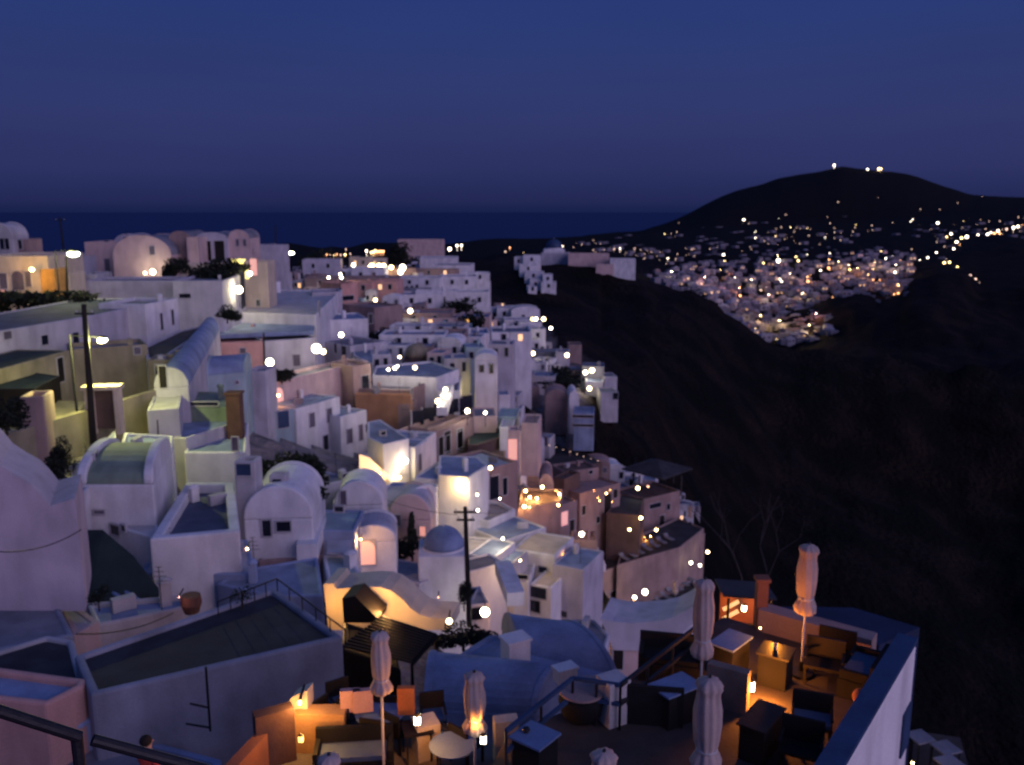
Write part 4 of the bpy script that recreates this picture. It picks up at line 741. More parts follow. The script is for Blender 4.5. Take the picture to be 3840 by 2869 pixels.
while nf < 290 and tries < 9000:
    tries += 1
    u = rf.uniform(880, 2680); v = rf.uniform(950, 2300)
    if not in_poly(u, v, town) or in_poly(u, v, gully) or in_poly(u, v, gully2): continue
    q = hit((u, v))
    if q is None or q.y > 460: continue
    kf = 1.0 if q.y < 100 else .78; wd = rf.uniform(2.8, 5.6) * kf; dp = rf.uniform(3, 5) * kf; hh = rf.uniform(1.9, 3.2) * kf; px_w = wd * FS / q.y; px_h = hh * FS / q.y
    x0, x1, y0, y1 = u - px_w / 2, u + px_w / 2, v - px_h, v
    bad = False
    for hi_, (pl, zg, zt, bb, di) in enumerate(HOUSES):
        if hi_ in PROT and di > q.y - 4 and overlap(bb, x0, y0, x1, y1) > .15 * (x1 - x0) * (y1 - y0): bad = True; break
        ar = (bb[2] - bb[0]) * (bb[3] - bb[1]) + 1; ov = overlap(bb, x0, y0, x1, y1)
        if ov > .25 * ar and di > q.y - 4: bad = True; break
        if ov > .8 * (x1 - x0) * (y1 - y0): bad = True; break
    if bad: continue
    a = (q.x - wd / 2, q.y); yaw = rf.uniform(-25, 25)
    c = Vector((q.x, q.y + dp / 2))
    if any((Vector((sum(p.x for p in pl) / len(pl), sum(p.y for p in pl) / len(pl))) - c).length < wd * .5 for pl, *_ in HOUSES + FILL): continue
    ky = rf.random(); m_, mn = ((white, 'white') if ky < .5 else (white2, 'grey-white') if ky < .68 else (mauve, 'lavender') if ky < .82 else (pink, 'pink') if ky < .9 else (rose, 'rose-brown') if ky < .97 else (teal, 'teal'))
    kr = rf.random(); rt, rn = (('vy', 'vaulted') if kr < .22 else ('vx', 'barrel-roofed') if kr < .32 else ('flat', 'flat-roofed'))
    sz = 'small' if wd < 3.2 else 'wide' if wd > 4.3 else 'plain'
    lab = None
    for wr in where((u, v), used_lab):
        lab = f'{sz} {mn} {rn} house {wr}'
        if lab not in used_lab: break
        lab = None
    if lab is None: continue
    used_lab.add(lab); z = q.z + hh - .2
    ap = proj(Vector((q.x - wd / 2 * math.cos(math.radians(yaw)), q.y - wd / 2 * math.sin(math.radians(yaw)), z)))
    nw = rf.choice([1, 2, 2, 3]); wl_ = [((u - px_w * .3 + px_w * .6 * k / max(1, nw - 1) if nw > 1 else u, v - px_h * rf.uniform(.4, .6)), .6, rf.choice([.8, 1.0, 1.4]), 'l' if rf.random() < .1 else rf.choice('dds')) for k in range(nw)]
    n0 = len(HOUSES)
    house(lab, (ap[0], ap[1]), Y=q.y, w=wd, yaw=yaw, dep=dp, h=hh, wm=m_, rm=rf.choice([m_, white2, greyroof, m_]), roof=rt, rise=wd * .22, par=.25, wins=wl_, group='houses packed on the slope', ext=6)
    index_house(HOUSES[-1]); FILL.append(HOUSES[-1]); nf += 1
print('filler houses', nf, tries)

# terrain sheet
YR = np.exp(np.linspace(math.log(2.6), math.log(16000), 300)); SG = np.linspace(-.95, 1.15, 470)
vs = []; fs = []
for j, Y in enumerate(YR):
    for i, s in enumerate(SG):
        x = s * Y; z = ground(x, Y) if Y < 480 else hz(x, Y)
        amp = min(.026 * Y, 13) * (.16 if s < .1 and Y < 500 else 1.0)
        if Y > 15: z += amp * (noise.fractal(Vector((x / 18 / (1 + Y / 300), Y / 18 / (1 + Y / 300), 1.3)), 1.0, 2.0, 5) * .9) * (0.25 if 1000 < Y < 1500 else 1)
        vs.append((x, Y, z))
n1 = len(SG)
for j in range(len(YR) - 1):
    for i in range(n1 - 1): fs.append((j * n1 + i, j * n1 + i + 1, (j + 1) * n1 + i + 1, (j + 1) * n1 + i))
me = bpy.data.meshes.new('terrain'); me.from_pydata(vs, [], fs); me.polygons.foreach_set('use_smooth', [True] * len(fs)); me.update()
tm = bpy.data.materials.new('volcanic_ground'); tm.use_nodes = True; t_ = tm.node_tree; b_ = t_.nodes['Principled BSDF']; b_.inputs['Roughness'].default_value = .95; b_.inputs['Specular IOR Level'].default_value = .1
n = t_.nodes.new; l = t_.links.new; g_ = n('ShaderNodeNewGeometry'); n1_ = n('ShaderNodeTexNoise'); n1_.inputs['Scale'].default_value = .05; n1_.inputs['Detail'].default_value = 8; l(g_.outputs['Position'], n1_.inputs['Vector'])
n2_ = n('ShaderNodeTexNoise'); n2_.inputs['Scale'].default_value = .5; n2_.inputs['Detail'].default_value = 6; l(g_.outputs['Position'], n2_.inputs['Vector'])
r1 = n('ShaderNodeValToRGB'); r1.color_ramp.elements[0].position = .42; r1.color_ramp.elements[0].color = (.004, .004, .003, 1); r1.color_ramp.elements[1].position = .7; r1.color_ramp.elements[1].color = (.021, .013, .010, 1); l(n1_.outputs[0], r1.inputs[0])
r2 = n('ShaderNodeMapRange'); r2.inputs['To Min'].default_value = .45; r2.inputs['To Max'].default_value = 1.5; l(n2_.outputs[0], r2.inputs[0])
m3 = n('ShaderNodeMix'); m3.data_type = 'RGBA'; m3.blend_type = 'MULTIPLY'; m3.inputs[0].default_value = 1; l(r1.outputs[0], m3.inputs[6]); l(r2.outputs[0], m3.inputs[7]); at = n('ShaderNodeAttribute'); at.attribute_name = 'paved'; m4 = n('ShaderNodeMix'); m4.data_type = 'RGBA'; l(at.outputs['Fac'], m4.inputs[0]); l(m3.outputs[2], m4.inputs[6])
m5 = n('ShaderNodeMix'); m5.data_type = 'RGBA'; m5.blend_type = 'MULTIPLY'; m5.inputs[0].default_value = .8; m5.inputs[6].default_value = (.30, .27, .27, 1); l(r2.outputs[0], m5.inputs[7]); l(m5.outputs[2], m4.inputs[7]); l(m4.outputs[2], b_.inputs['Base Color'])
bp = n('ShaderNodeBump'); bp.inputs['Strength'].default_value = 1; bp.inputs['Distance'].default_value = 4; l(n2_.outputs[0], bp.inputs['Height']); l(bp.outputs[0], b_.inputs['Normal'])
pv = me.attributes.new('paved', 'FLOAT', 'POINT'); pvv = []
for (x, y, z) in vs:
    k = 0.0
    if y < 330:
        i, j = int(x // 12), int(y // 12); c_ = sum(min(1, len(NEARH.get((i + a_, j + b__), ()))) for a_ in (-1, 0, 1) for b__ in (-1, 0, 1))
        k = (max(0, c_ - 4) / 5.0) * (1 if y < 140 else .7) * max(0.0, min(1.0, 2.2 - 3.2 * abs(hz(x + 2, y) - hz(x - 2, y)) / 4)) * (0 if x / y > .12 and y > 120 else 1)
    pvv.append(k)
pv.data.foreach_set('value', pvv)
me.materials.append(tm); to = bpy.data.objects.new('terrain', me); COL.objects.link(to); to['kind'] = 'structure'
# sea
me = bpy.data.meshes.new('sea'); R0 = 90000; me.from_pydata([(-R0, -2000, SEA), (R0, -2000, SEA), (R0, R0, SEA), (-R0, R0, SEA)], [], [(0, 1, 2, 3)]); me.update()
sm = bpy.data.materials.new('sea_water'); sm.use_nodes = True; b_ = sm.node_tree.nodes['Principled BSDF']; b_.inputs['Base Color'].default_value = (.010, .020, .085, 1); b_.inputs['Roughness'].default_value = .55; b_.inputs['Specular IOR Level'].default_value = .12
tn = sm.node_tree.nodes.new('ShaderNodeTexNoise'); tn.inputs['Scale'].default_value = .02; tn.inputs['Detail'].default_value = 6; gg = sm.node_tree.nodes.new('ShaderNodeNewGeometry'); sm.node_tree.links.new(gg.outputs['Position'], tn.inputs['Vector'])
bq = sm.node_tree.nodes.new('ShaderNodeBump'); bq.inputs['Strength'].default_value = .3; bq.inputs['Distance'].default_value = 3; sm.node_tree.links.new(tn.outputs[0], bq.inputs['Height']); sm.node_tree.links.new(bq.outputs[0], b_.inputs['Normal'])
me.materials.append(sm); so = bpy.data.objects.new('sea', me); COL.objects.link(so); so['kind'] = 'structure'

# ------------------------------------------------------------------ far town across the caldera
def cube_mesh(vault=False):
    mb = MB(); mb.box((0, 0, -.6), (2, 2, 3.2))
    if vault:
        k = 6; a0 = [Vector((-math.cos(math.pi * i / k), -1, 1 + .7 * math.sin(math.pi * i / k))) for i in range(k + 1)]; a1 = [v + Vector((0, 2, 0)) for v in a0]; mb.hexa(a0, a1)
    else: mb.box((.3, .3, 1.25), (.9, .9, .5))
    return mb
tmpl = {}
for nm_, vt in (('f', False), ('v', True)):
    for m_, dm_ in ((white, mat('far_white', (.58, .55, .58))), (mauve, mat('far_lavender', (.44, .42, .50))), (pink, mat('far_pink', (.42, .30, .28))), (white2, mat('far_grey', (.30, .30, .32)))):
        mb = cube_mesh(vt); me = bpy.data.meshes.new('far_house'); me.from_pydata([tuple(v) for v in mb.v], [], mb.f); me.materials.append(dm_); tmpl[(nm_, m_.name)] = me
mwin = MB(); mwin.box((-.5, -1.02, 0), (.35, .06, .7)); mwin.box((.45, -1.02, .1), (.35, .06, .7))
mew = {}
for k_, m_ in (('d', glass), ('l', E_win), ('y', E_or)):
    me = bpy.data.meshes.new('far_windows'); me.from_pydata([tuple(v) for v in mwin.v], [], mwin.f); me.materials.append(m_); mew[k_] = me
ftown = [(1395, 600), (1440, 580), (1560, 560), (1640, 545), (1760, 535), (1900, 535), (1975, 555), (1962, 640), (1890, 662), (1868, 640), (1815, 645), (1757, 660), (1745, 675), (1800, 690), (1802, 728), (1757, 748), (1663, 742), (1626, 727), (1569, 690), (1543, 660), (1494, 641), (1440, 622)]
ftown = [Vector((u * 1.736, v * 1.736)) for u, v in ftown]
rt_ = random.Random(3); cnt = 0; tr = 0
zone = lambda p: 'on the low left rim' if p[0] < 1500 * 1.736 else ('in the lower lobe' if p[1] > 668 * 1.736 else 'on the upper right terraces' if p[0] > 1780 * 1.736 else 'in the middle band')
while cnt < 285 and tr < 6000:
    tr += 1; p = (rt_.uniform(2410, 3440), rt_.uniform(925, 1300))
    if not in_poly(p[0], p[1], ftown): continue
    if p[1] < 575 * 1.736 and rt_.random() < .7: continue
    q = hit(p, 560, 2000)
    if q is None: continue
    s_ = rt_.uniform(3.2, 6.0); vt = rt_.random() < .3; m_ = rt_.choice([white, white, mauve, pink, white2])
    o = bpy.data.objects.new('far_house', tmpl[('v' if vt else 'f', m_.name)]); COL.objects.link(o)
    o.location = (q.x, q.y, q.z + 3.0); o.scale = (s_, rt_.uniform(3, 5), rt_.uniform(1.8, 3.0)); o.rotation_euler.z = rt_.uniform(-.5, .5)
    mn = {'white_plaster': 'white', 'mauve_plaster': 'lavender', 'pink_plaster': 'pink', 'grey_white_plaster': 'grey-white'}[m_.name]
    lt = rt_.random(); wk = 'l' if lt < .2 else 'y' if lt < .3 else 'd'
    tag(o, f"tiny {mn} {'vaulted' if vt else 'flat'} {'lit ' if wk != 'd' else ''}house {zone(p)} of the far town", 'house', f"far town {mn} {'vaulted' if vt else 'flat'} {'lit ' if wk != 'd' else ''}houses {zone(p)}")
    wo = bpy.data.objects.new('window', mew[wk]); COL.objects.link(wo); wo.parent = o; cnt += 1
print('far houses', cnt)
# far lamps
def ball_mesh(m_):
    mb = MB(); mb.ball((0, 0, 0), 1, 8); mb.box((0, 0, -3), (.15, .15, 4.2)); me = bpy.data.meshes.new('far_lamp'); me.from_pydata([tuple(v) for v in mb.v], [], mb.f); me.materials.append(m_); return me
bm_ = {'w': ball_mesh(E_farw), 'o': ball_mesh(E_faro), 'y': ball_mesh(E_fary), 'd': ball_mesh(E_fard)}
cn = {'w': 'white', 'o': 'orange', 'y': 'yellow', 'd': 'dim amber'}
def far_lamp(p, k, rpx, where_, y0=560, Yf=None):
    q = py(p, Yf) if Yf else hit(p, y0, 11000)
    if q is None: return
    dd = q.length; r_ = rpx * dd / FS * .8
    o = bpy.data.objects.new('far_lamp', bm_[k]); COL.objects.link(o); o.location = q + Vector((0, -1, r_ * 1.2)); o.scale = (r_,) * 3
    tag(o, f'{cn[k]} lamp shining {where_}', 'lamp', f'{cn[k]} lamps {where_}')
n_l = 0
while n_l < 75:
    p = (rt_.uniform(2410, 3440), rt_.uniform(935, 1300))
    if not in_poly(p[0], p[1], ftown): continue
    far_lamp(p, rt_.choice('wwoyyod'), rt_.choice([2.2, 2.6, 3.0, 3.6, 4.6]), zone(p) + ' of the far town'); n_l += 1
for x, y, k, r in [(225, 752, 'w', 9), (120, 755, 'o', 6), (150, 770, 'y', 7), (180, 770, 'y', 6), (575, 760, 'w', 8), (545, 745, 'w', 6), (795, 655, 'w', 15), (770, 660, 'w', 10), (820, 630, 'y', 8), (710, 662, 'y', 7), (918, 672, 'w', 8), (962, 614, 'w', 6), (1112, 652, 'w', 6), (1190, 575, 'w', 5), (1278, 582, 'w', 7), (1330, 612, 'w', 7), (1414, 634, 'w', 6), (1465, 657, 'w', 5), (1475, 692, 'w', 6), (1512, 690, 'y', 5), (1472, 727, 'w', 8), (1485, 768, 'y', 5), (1485, 838, 'o', 8), (1460, 842, 'o', 7), (1510, 835, 'o', 7), (1398, 825, 'y', 5), (1085, 692, 'o', 9), (1150, 695, 'o', 9), (1180, 705, 'o', 8), (1205, 700, 'y', 8), (660, 752, 'w', 6), (655, 795, 'w', 8), (625, 822, 'w', 7), (740, 778, 'y', 8), (815, 770, 'w', 8), (762, 720, 'w', 6), (740, 895, 'w', 7), (715, 890, 'w', 6), (605, 885, 'y', 6), (650, 890, 'o', 6), (920, 893, 'w', 8), (960, 883, 'y', 7), (750, 948, 'w', 8), (808, 948, 'w', 5), (690, 1030, 'y', 12), (710, 1020, 'y', 10), (660, 1040, 'y', 8), (800, 1035, 'y', 7), (865, 1057, 'y', 6), (935, 1083, 'w', 8), (985, 1088, 'y', 9), (790, 1100, 'y', 8), (732, 1100, 'w', 7), (530, 990, 'w', 6), (560, 995, 'w', 6), (500, 955, 'w', 5), (575, 850, 'o', 8), (965, 770, 'o', 10), (955, 800, 'o', 9), (945, 1003, 'o', 6), (1010, 1050, 'o', 6), (1075, 1010, 'y', 5), (1110, 858, 'o', 7), (1135, 855, 'o', 7), (610, 980, 'w', 6), (1310, 775, 'o', 7), (1340, 700, 'y', 7)]:
    far_lamp(M(x, y), k, r * .58, zone(M(x, y)) + ' of the far town')
for x, y, k, r in [(1118, 100, 'w', 8), (1310, 123, 'w', 7), (1375, 122, 'y', 9), (1388, 118, 'y', 6)]: far_lamp(M(x, y), k, r * .6, 'on the dark mountain top', Yf=7900)
for x, y, k, r in [(597, 416, 'w', 9), (480, 616, 'w', 9), (450, 612, 'w', 6), (370, 620, 'w', 6), (160, 632, 'w', 5), (665, 518, 'w', 6), (1714, 434, 'w', 9), (840, 385, 'd', 6), (1140, 310, 'd', 5), (330, 640, 'w', 6)]: far_lamp(M(x, y), k, r * .6, 'scattered on the dark plain')
for x, y, k, r in [(2200, 450, 'o', 8), (2150, 460, 'w', 9), (2110, 468, 'd', 8), (2060, 480, 'w', 9), (2040, 495, 'o', 9), (2000, 500, 'w', 9), (1945, 503, 'w', 8), (1880, 515, 'w', 11), (1850, 520, 'y', 9), (1790, 495, 'w', 8), (1765, 510, 'y', 6), (1822, 545, 'w', 10), (1805, 580, 'w', 7), (1840, 560, 'o', 7), (1705, 602, 'w', 7), (1655, 630, 'w', 7), (1610, 645, 'w', 6), (1535, 660, 'w', 6), (1750, 662, 'y', 9), (1780, 658, 'y', 8), (1825, 685, 'y', 7), (2070, 495, 'o', 8), (2020, 490, 'w', 8), (2175, 452, 'w', 8), (1900, 735, 'd', 8), (1930, 755, 'd', 8), (1950, 775, 'd', 6), (1990, 800, 'd', 5)]: far_lamp(M(x, y), k, r * .58, 'along the road climbing to the right', y0=1000)
k = 0
while k < 75:   # dim scatter over the plain
    p = (rt_.uniform(1900, 3840), rt_.uniform(820, 975))
    q = hit(p, 1250, 7500)
    if q is None or q.z < SEA + 2 or p[1] < 900 - (p[0] - 2400) * .09 and rt_.random() < .6: k += 1; continue
    far_lamp(p, rt_.choice('dddyw'), rt_.choice([1.4, 1.8, 2.2]), 'scattered on the dark plain', y0=1250); k += 1
for x, y, k, r in [(350, 335, 'o', 7), (385, 330, 'o', 6), (420, 335, 'd', 6), (470, 335, 'y', 7), (500, 325, 'o', 5), (545, 335, 'd', 6), (595, 335, 'y', 8), (655, 320, 'd', 5), (605, 268, 'd', 5), (840, 292, 'w', 9), (895, 310, 'y', 9), (915, 308, 'y', 9), (935, 300, 'o', 10), (960, 300, 'o', 9), (985, 300, 'o', 9), (1010, 300, 'o', 9), (1035, 300, 'o', 9), (940, 280, 'y', 6), (1795, 280, 'w', 14), (1880, 232, 'w', 9), (1930, 230, 'w', 9), (1895, 335, 'w', 7), (2065, 335, 'd', 6)]:
    far_lamp(R(x, y), k, r * .55, 'on the coast road behind the village', Yf=1900)
for x, y, k, r in [(648, 250, 'o', 5), (598, 298, 'd', 6), (1250, 238, 'w', 7), (1845, 265, 'd', 5), (1912, 258, 'w', 5), (2080, 262, 'd', 5)]: far_lamp(S(x, y), k, r * .6, 'beyond the headland', Yf=1500)
for k in range(14):
    p = P(rt_.uniform(1890, 2212), 424 + rt_.uniform(0, 30)); 
    if k % 2: far_lamp(p, 'd', 1.5, 'in the hill village on the far right', y0=3000)

for k_, (x, y, c_) in enumerate([(180, 770, WH_) for WH_ in ((1, .8, .5),)] + [(460, 750, (1, .45, .2)), (640, 810, (1, .7, .4)), (790, 660, (1, .85, .6)), (960, 790, (1, .4, .15)), (1140, 700, (1, .5, .2)), (1200, 720, (1, .55, .25)), (1310, 780, (1, .45, .2)), (1470, 720, (1, .7, .5)), (1480, 840, (1, .45, .15)), (570, 860, (1, .3, .15)), (690, 1030, (1, .6, .2)), (800, 1060, (1, .65, .25)), (970, 1090, (1, .7, .3)), (1010, 1020, (1, .4, .3)), (740, 900, (1, .7, .5)), (1350, 700, (1, .6, .3)), (930, 890, (1, .7, .4)), (1250, 740, (1, .45, .2)), (370, 800, (1, .5, .4)), (860, 770, (1, .6, .4))]):
    q = hit(M(x, y), 560)
    if q is None: continue
    th = Thing('far_fill_light', 'added light washing the houses around it ' + zone(M(x, y)) + ' of the far town', 'lamp', q, 'added fill lights of the far town')
    m_ = MB(); m_.bar(q, q + Vector((0, 0, 13)), .15, 6); th.part('mast', m_, metal); m_ = MB(); m_.box(q + Vector((0, 0, 13.2)), (1.2, .5, .4)); th.part('head', m_, E_fary)
    th.light(q + Vector((0, -1.2, 12.5)), 9000, c_, .8)  # extra light put in to wash the far houses with warm glow

# beyond the counted ones: the rest of the far lights and houses as one mass each
mb = MB(); mh = MB(); k = 0
while k < 520:
    p = (rt_.uniform(2150, 3840), rt_.uniform(805, 1000)); k += 1
    q = hit(p, 1300, 7500)
    if q is None or q.z < SEA + 3: continue
    dens = math.exp(-((p[1] - (935 - max(0, p[0] - 2500) * .06)) / 38.0) ** 2)
    if rt_.random() > dens + .12: continue
    r_ = rt_.choice([.9, 1.2, 1.6, 2.0]) * q.length / FS; mb.mesh([q + Vector((math.cos(a) * r_, 0, math.sin(a) * r_ + r_)) for a in (0, 1.57, 3.14, 4.71)] + [q + Vector((0, -r_, r_)), q + Vector((0, r_, r_))], [(0, 1, 4), (1, 2, 4), (2, 3, 4), (3, 0, 4), (1, 0, 5), (2, 1, 5), (3, 2, 5), (0, 3, 5)])
    if rt_.random() < .6: s_ = 4 * q.length / 1500; mh.box(q + Vector((s_ * 2, s_, s_ * .3)), (s_ * 2.4, s_ * 2, s_ * 1.2), yaw=rt_.random())
o = link('distant_lights', mb, E_fard); o['kind'] = 'stuff'; o['label'] = 'faint scatter of lights over the dark plain below the mountain'; o['category'] = 'lights'
k = 0
while k < 900:
    p = (rt_.uniform(2410, 3440), rt_.uniform(925, 1300)); k += 1
    if not in_poly(p[0], p[1], ftown): continue
    q = hit(p, 560, 2000)
    if q is None: continue
    mh.box(q + Vector((0, 0, 2)), (rt_.uniform(5, 10), rt_.uniform(5, 8), rt_.uniform(4, 8)), yaw=rt_.uniform(-.5, .5))
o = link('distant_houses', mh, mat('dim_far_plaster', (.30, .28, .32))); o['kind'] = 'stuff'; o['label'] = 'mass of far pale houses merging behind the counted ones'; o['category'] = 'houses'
# ================================================================== TREES / BUSHES
def tree(label, p, Y, r, sz=1.0, sx=1.0, n=2000, name='bush', cat='bush', trunk=.5, leaf=.105):
    c = py(p, Y); th = Thing(name, label, cat, (c.x, c.y, c.z - r * sz - trunk)); rr = random.Random(int(c.x * 31 + c.y * 7))
    mb = MB(); lobes = [(Vector((rr.uniform(-.6, .6) * sx, rr.uniform(-.5, .5), rr.uniform(-.55, .55) * sz)) * r, rr.uniform(.35, .6) * r) for _ in range(9)]
    for k in range(n):
        lc, lr = rr.choice(lobes); d = Vector((rr.gauss(0, 1), rr.gauss(0, 1), rr.gauss(0, 1))).normalized() * lr * rr.uniform(.55, 1.08)
        q = c + lc + Vector((d.x * sx, d.y, d.z * sz)); u = Vector((rr.gauss(0, 1), rr.gauss(0, 1), rr.gauss(0, .7))).normalized(); v = u.orthogonal().normalized(); s = leaf * r * rr.uniform(.5, 1.2)
        mb.face([q - u * s, q + v * s * .5, q + u * s, q - v * s * .5])
    th.part('crown', mb, foliage)
    t_ = MB(); t_.bar((c.x, c.y, c.z - r * sz - trunk), c, .09 * r, r2=.03 * r)
    for k in range(5): t_.bar(c - Vector((0, 0, r * sz * .5)), c + lobes[k][0] * .8, .04 * r, r2=.015 * r)
    th.part('trunk', t_, bark); return th
tree('dark leafy tree with two humps between the white houses', G(300, 150), 53, 1.9, sz=.9, name='tree', cat='tree')
tree('right hump of dark foliage behind the small roof box', G(520, 180), 54, 1.7, sz=.8)
tree('low dark shrub running down below the roof box tree', G(590, 330), 50, 1.0, sz=.7)
tree('dark shrub on the terrace left of the blue dome', G(1340, 790), 55, 1.1, sz=.6, sx=1.5, trunk=.4)
tree('tall thin dark cypress beside the pink arched gable', G(1440, 660), 58, 1.15, sz=1.3, sx=.28, trunk=.6, name='cypress', cat='tree')
tree('dark shrub beside the wooden pole base', T(735, 1010), 44, .5, sz=1.7, sx=.9, trunk=.1)
tree('black bush on the steep slope above the arcade', I(400, 690), 125, 4.6, sz=.9, sx=1.2)
tree('dark tree wedge in the upper part of the slope', R(960, 1350), 128, 3.4, sz=.8, sx=1.5)
tree('dark bush left of the white wedge wall', R(760, 1240), 140, 2.0, sz=.8)
tree('dark skyline tree behind the restaurant lights', R(1150, 300), 330, 6, sz=.8, sx=1.3, name='tree', cat='tree')
tree('dark green tree under the yellow shop front', A(1880, 570), 112, 2.9, sz=.55, sx=1.6, name='tree', cat='tree')
tree('dark shrub under the green ridge tree', A(1850, 660), 110, 2.1, sz=.7)
tree('dark bush in the gap right of the blank lavender wall', A(1900, 930), 96, 1.2, sz=.8, sx=1.4, trunk=.1)
tree('dark ridge bush below the round pink gable', A(1460, 560), 118, 1.9, sz=.8)
tree('tall dark ridge tree left of the round lamp', B(670, 410), 165, 3.6, sz=1.0)
tree('dark tree behind the twin ridge lamps', B(1140, 420), 235, 5.0, sz=.7, sx=1.4)
tree('dark bush heap at the left end of the street', A(200, 830), 92, 3.2, sz=.35, sx=2.6, trunk=.3)
tree('dark bush inside the dim left corner', C(40, 1010), 47, 1.1, sz=.9, trunk=.2)
tree('dark plant by the foot of the street wall', C(515, 1370), 44, .75, sz=1.4, trunk=.2)
tree('dark hedge clump in the alley behind the pink wing', C(400, 1560), 37, 1.0, sz=1.3)
tree('scrubby bush beside the lavender lamp wall', B(770, 1360), 90, 1.5, sz=.7, sx=1.5, trunk=.1)
tree('dark potted shrub on the sunken yard edge', D(2020, 1170), 27, .38, sz=1.2, trunk=.1, n=300)
tree('dark scrub in the gully right of the twin-window house', R(1900, 930), 175, 2.6, sz=.8, sx=1.5, trunk=.1)
tree('small dark scrub patch under the gully houses', R(1980, 1150), 150, 3.6, sz=1.0)
tree('brown scrub below the packed white cubes', I(720, 440), 205, 3.8, sz=.8)
tree('dark planting at the orange facade lamp', G(1870, 1530), 31, .8, sz=.5, sx=1.6, trunk=.2)
tree('large dark scrub cluster below the red-pink blocks', I(1120, 780), 150, 4.0, sz=.8, sx=1.2)
for k, (x, y, s_) in enumerate([(820, 1190, .4)]):
    tree('dark alley shrub, ' + ['below the dark canopy'][k], D(x, y), 29, s_, n=600, trunk=.2)
fa = [(300, 300), (400, 300), (640, 600), (1340, 1190), (760, 1240), (330, 1240)]
fa = [(680, 640), (860, 640), (1120, 860), (1370, 1180), (1130, 1240), (740, 1240)]
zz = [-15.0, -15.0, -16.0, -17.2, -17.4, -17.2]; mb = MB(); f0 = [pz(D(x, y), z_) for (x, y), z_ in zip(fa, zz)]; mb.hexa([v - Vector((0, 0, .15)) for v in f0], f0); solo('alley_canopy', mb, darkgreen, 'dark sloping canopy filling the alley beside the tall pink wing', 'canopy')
for k, (a_, b_) in enumerate([((760, 1060), (1080, 1250)), ((830, 1030), (1180, 1240))]):
    mb = MB(); mb.bar(pz(D(*a_), -17.0), pz(D(*b_), -17.1), .09, 6); solo('pale_beam', mb, blueroof, ['lower', 'upper'][k] + ' pale sloping beam lying across the dark alley canopy', 'beam')
# bare branching plant near right terrace
th = Thing('bare_tree', 'dim twisting bare branches at the cliff edge above the terrace kiosk', 'tree', py(L(580, 330), 30))
b0 = py(L(580, 340), 30); bb_ = MB(); rb = random.Random(4)
def br(a, d, ln, r, k):
    e = a + d * ln; bb_.bar(a, e, r, 5, r2=r * .6)
    if k: 
        for _ in range(2): br(e, (d + Vector((rb.uniform(-.7, .7), rb.uniform(-.4, .4), rb.uniform(-.1, .5)))).normalized(), ln * .75, r * .62, k - 1)
br(b0 - Vector((0, 0, 1.2)), Vector((-.1, 0, 1)).normalized(), 1.6, .07, 4); br(b0 - Vector((-.3, 0, 1.0)), Vector((.35, 0, 1)).normalized(), 1.5, .06, 4)
th.part('branches', bb_, mat('grey_branch', (.045, .038, .04)))

# ================================================================== LAMPS
WH = (1, .86, .66); WM = (1, .62, .25); GR = (1, .97, .30)
lamp('greenish street light at the top of the ridge pole on the left', A(615, 430), 95, 1700, GR, .95, 'street', E_green, 7.5, arm=-1.9)
lamp('orange wall lamp on the cream hotel wing', A(268, 560), 98.6, 330, (1, .5, .12), .55, 'wall', E_warm)
lamp('bright street light hanging from the leaning pole above the gate', C(858, 392), 57, 4500, GR, .55, 'street', E_green, 5.8, arm=-2.1, name='street_light')
lamp('long white floodlight at the foot of the round pink gable', A(1280, 580), 130.5, 420, WH, .9, 'wall', E_white)
lamp('small floodlight left of the long gable floodlight', A(1215, 590), 130.5, 40, WH, .5, 'wall', E_white)
lamp('round lamp by the ridge road in front of the yellow doorway', B(438, 640), 108, 700, (1, .85, .45), .85, 'globe', E_white)
lamp('wall lamp beside the yellow lit doorway', B(528, 505), 113, 300, (1, .85, .4), .5, 'wall', E_white)
lamp('left one of the two tall ridge lamps against the sea', B(652, 345), 160, 900, GR, .95, 'street', E_green, 7, arm=.3)
lamp('right one of the two tall ridge lamps against the sea', B(873, 332), 175, 1200, GR, .9, 'street', E_green, 8, arm=-.6)
lamp('small lamp below the two tall ridge lamps', B(862, 578), 165, 40, WH, .45, 'wall')
lamp('round lamp at the end of the ridge before the coast lights', R(800, 375), 262, 900, GR, 1.7, 'street', E_green, 8, arm=.4)
lamp('pale blue-white lamp left of the ridge end lamp', R(690, 440), 250, 160, WH, 1.1, 'wall')
for k, (x, y, yy, r_, e_) in enumerate([(900, 455, 228, 1.7, E_warm), (860, 480, 227, 1.0, E_warm), (985, 455, 227, 1.2, E_warm), (1035, 452, 227, 1.3, E_warm), (1125, 468, 227, .9, E_warm), (1255, 470, 224, 1.5, E_white), (1230, 520, 223, 1.3, E_white), (1568, 502, 270, 1.1, E_white)]):
    lamp('restaurant row lamp, ' + ['big warm one at the left', 'small warm one under the big left one', 'left of the close pair', 'right of the close pair', 'pinkish one in the middle', 'upper of the bright double', 'lower of the bright double', 'white one at the far right end'][k], R(x, y), yy, 420, WM if e_ is E_warm else WH, r_, 'wall', e_)
lamp('upper bulb of the double lamp above the pink roof', R(540, 545), 180, 70, WH, .6, 'wall')
lamp('lower bulb of the double lamp above the pink roof', R(552, 585), 179, 70, WH, .6, 'wall')
lamp('tiny lamp left of the double lamp', R(405, 585), 182, 20, WH, .45, 'wall')
lamp('white lamp left of the yellow round light', R(942, 842), 172, 80, WH, .6, 'wall')
lamp('yellow round light in the grey house', R(1108, 802), 180, 40, (1, .8, .1), .75, 'wall', E_yel)
lamp('white round lamp above the rose-brown house', R(1342, 968), 148, 140, WH, .7, 'globe')
lamp('orange glow at the small flame niche', R(1858, 1190), 131, 60, (1, .45, .2), .4, 'wall', E_warm)
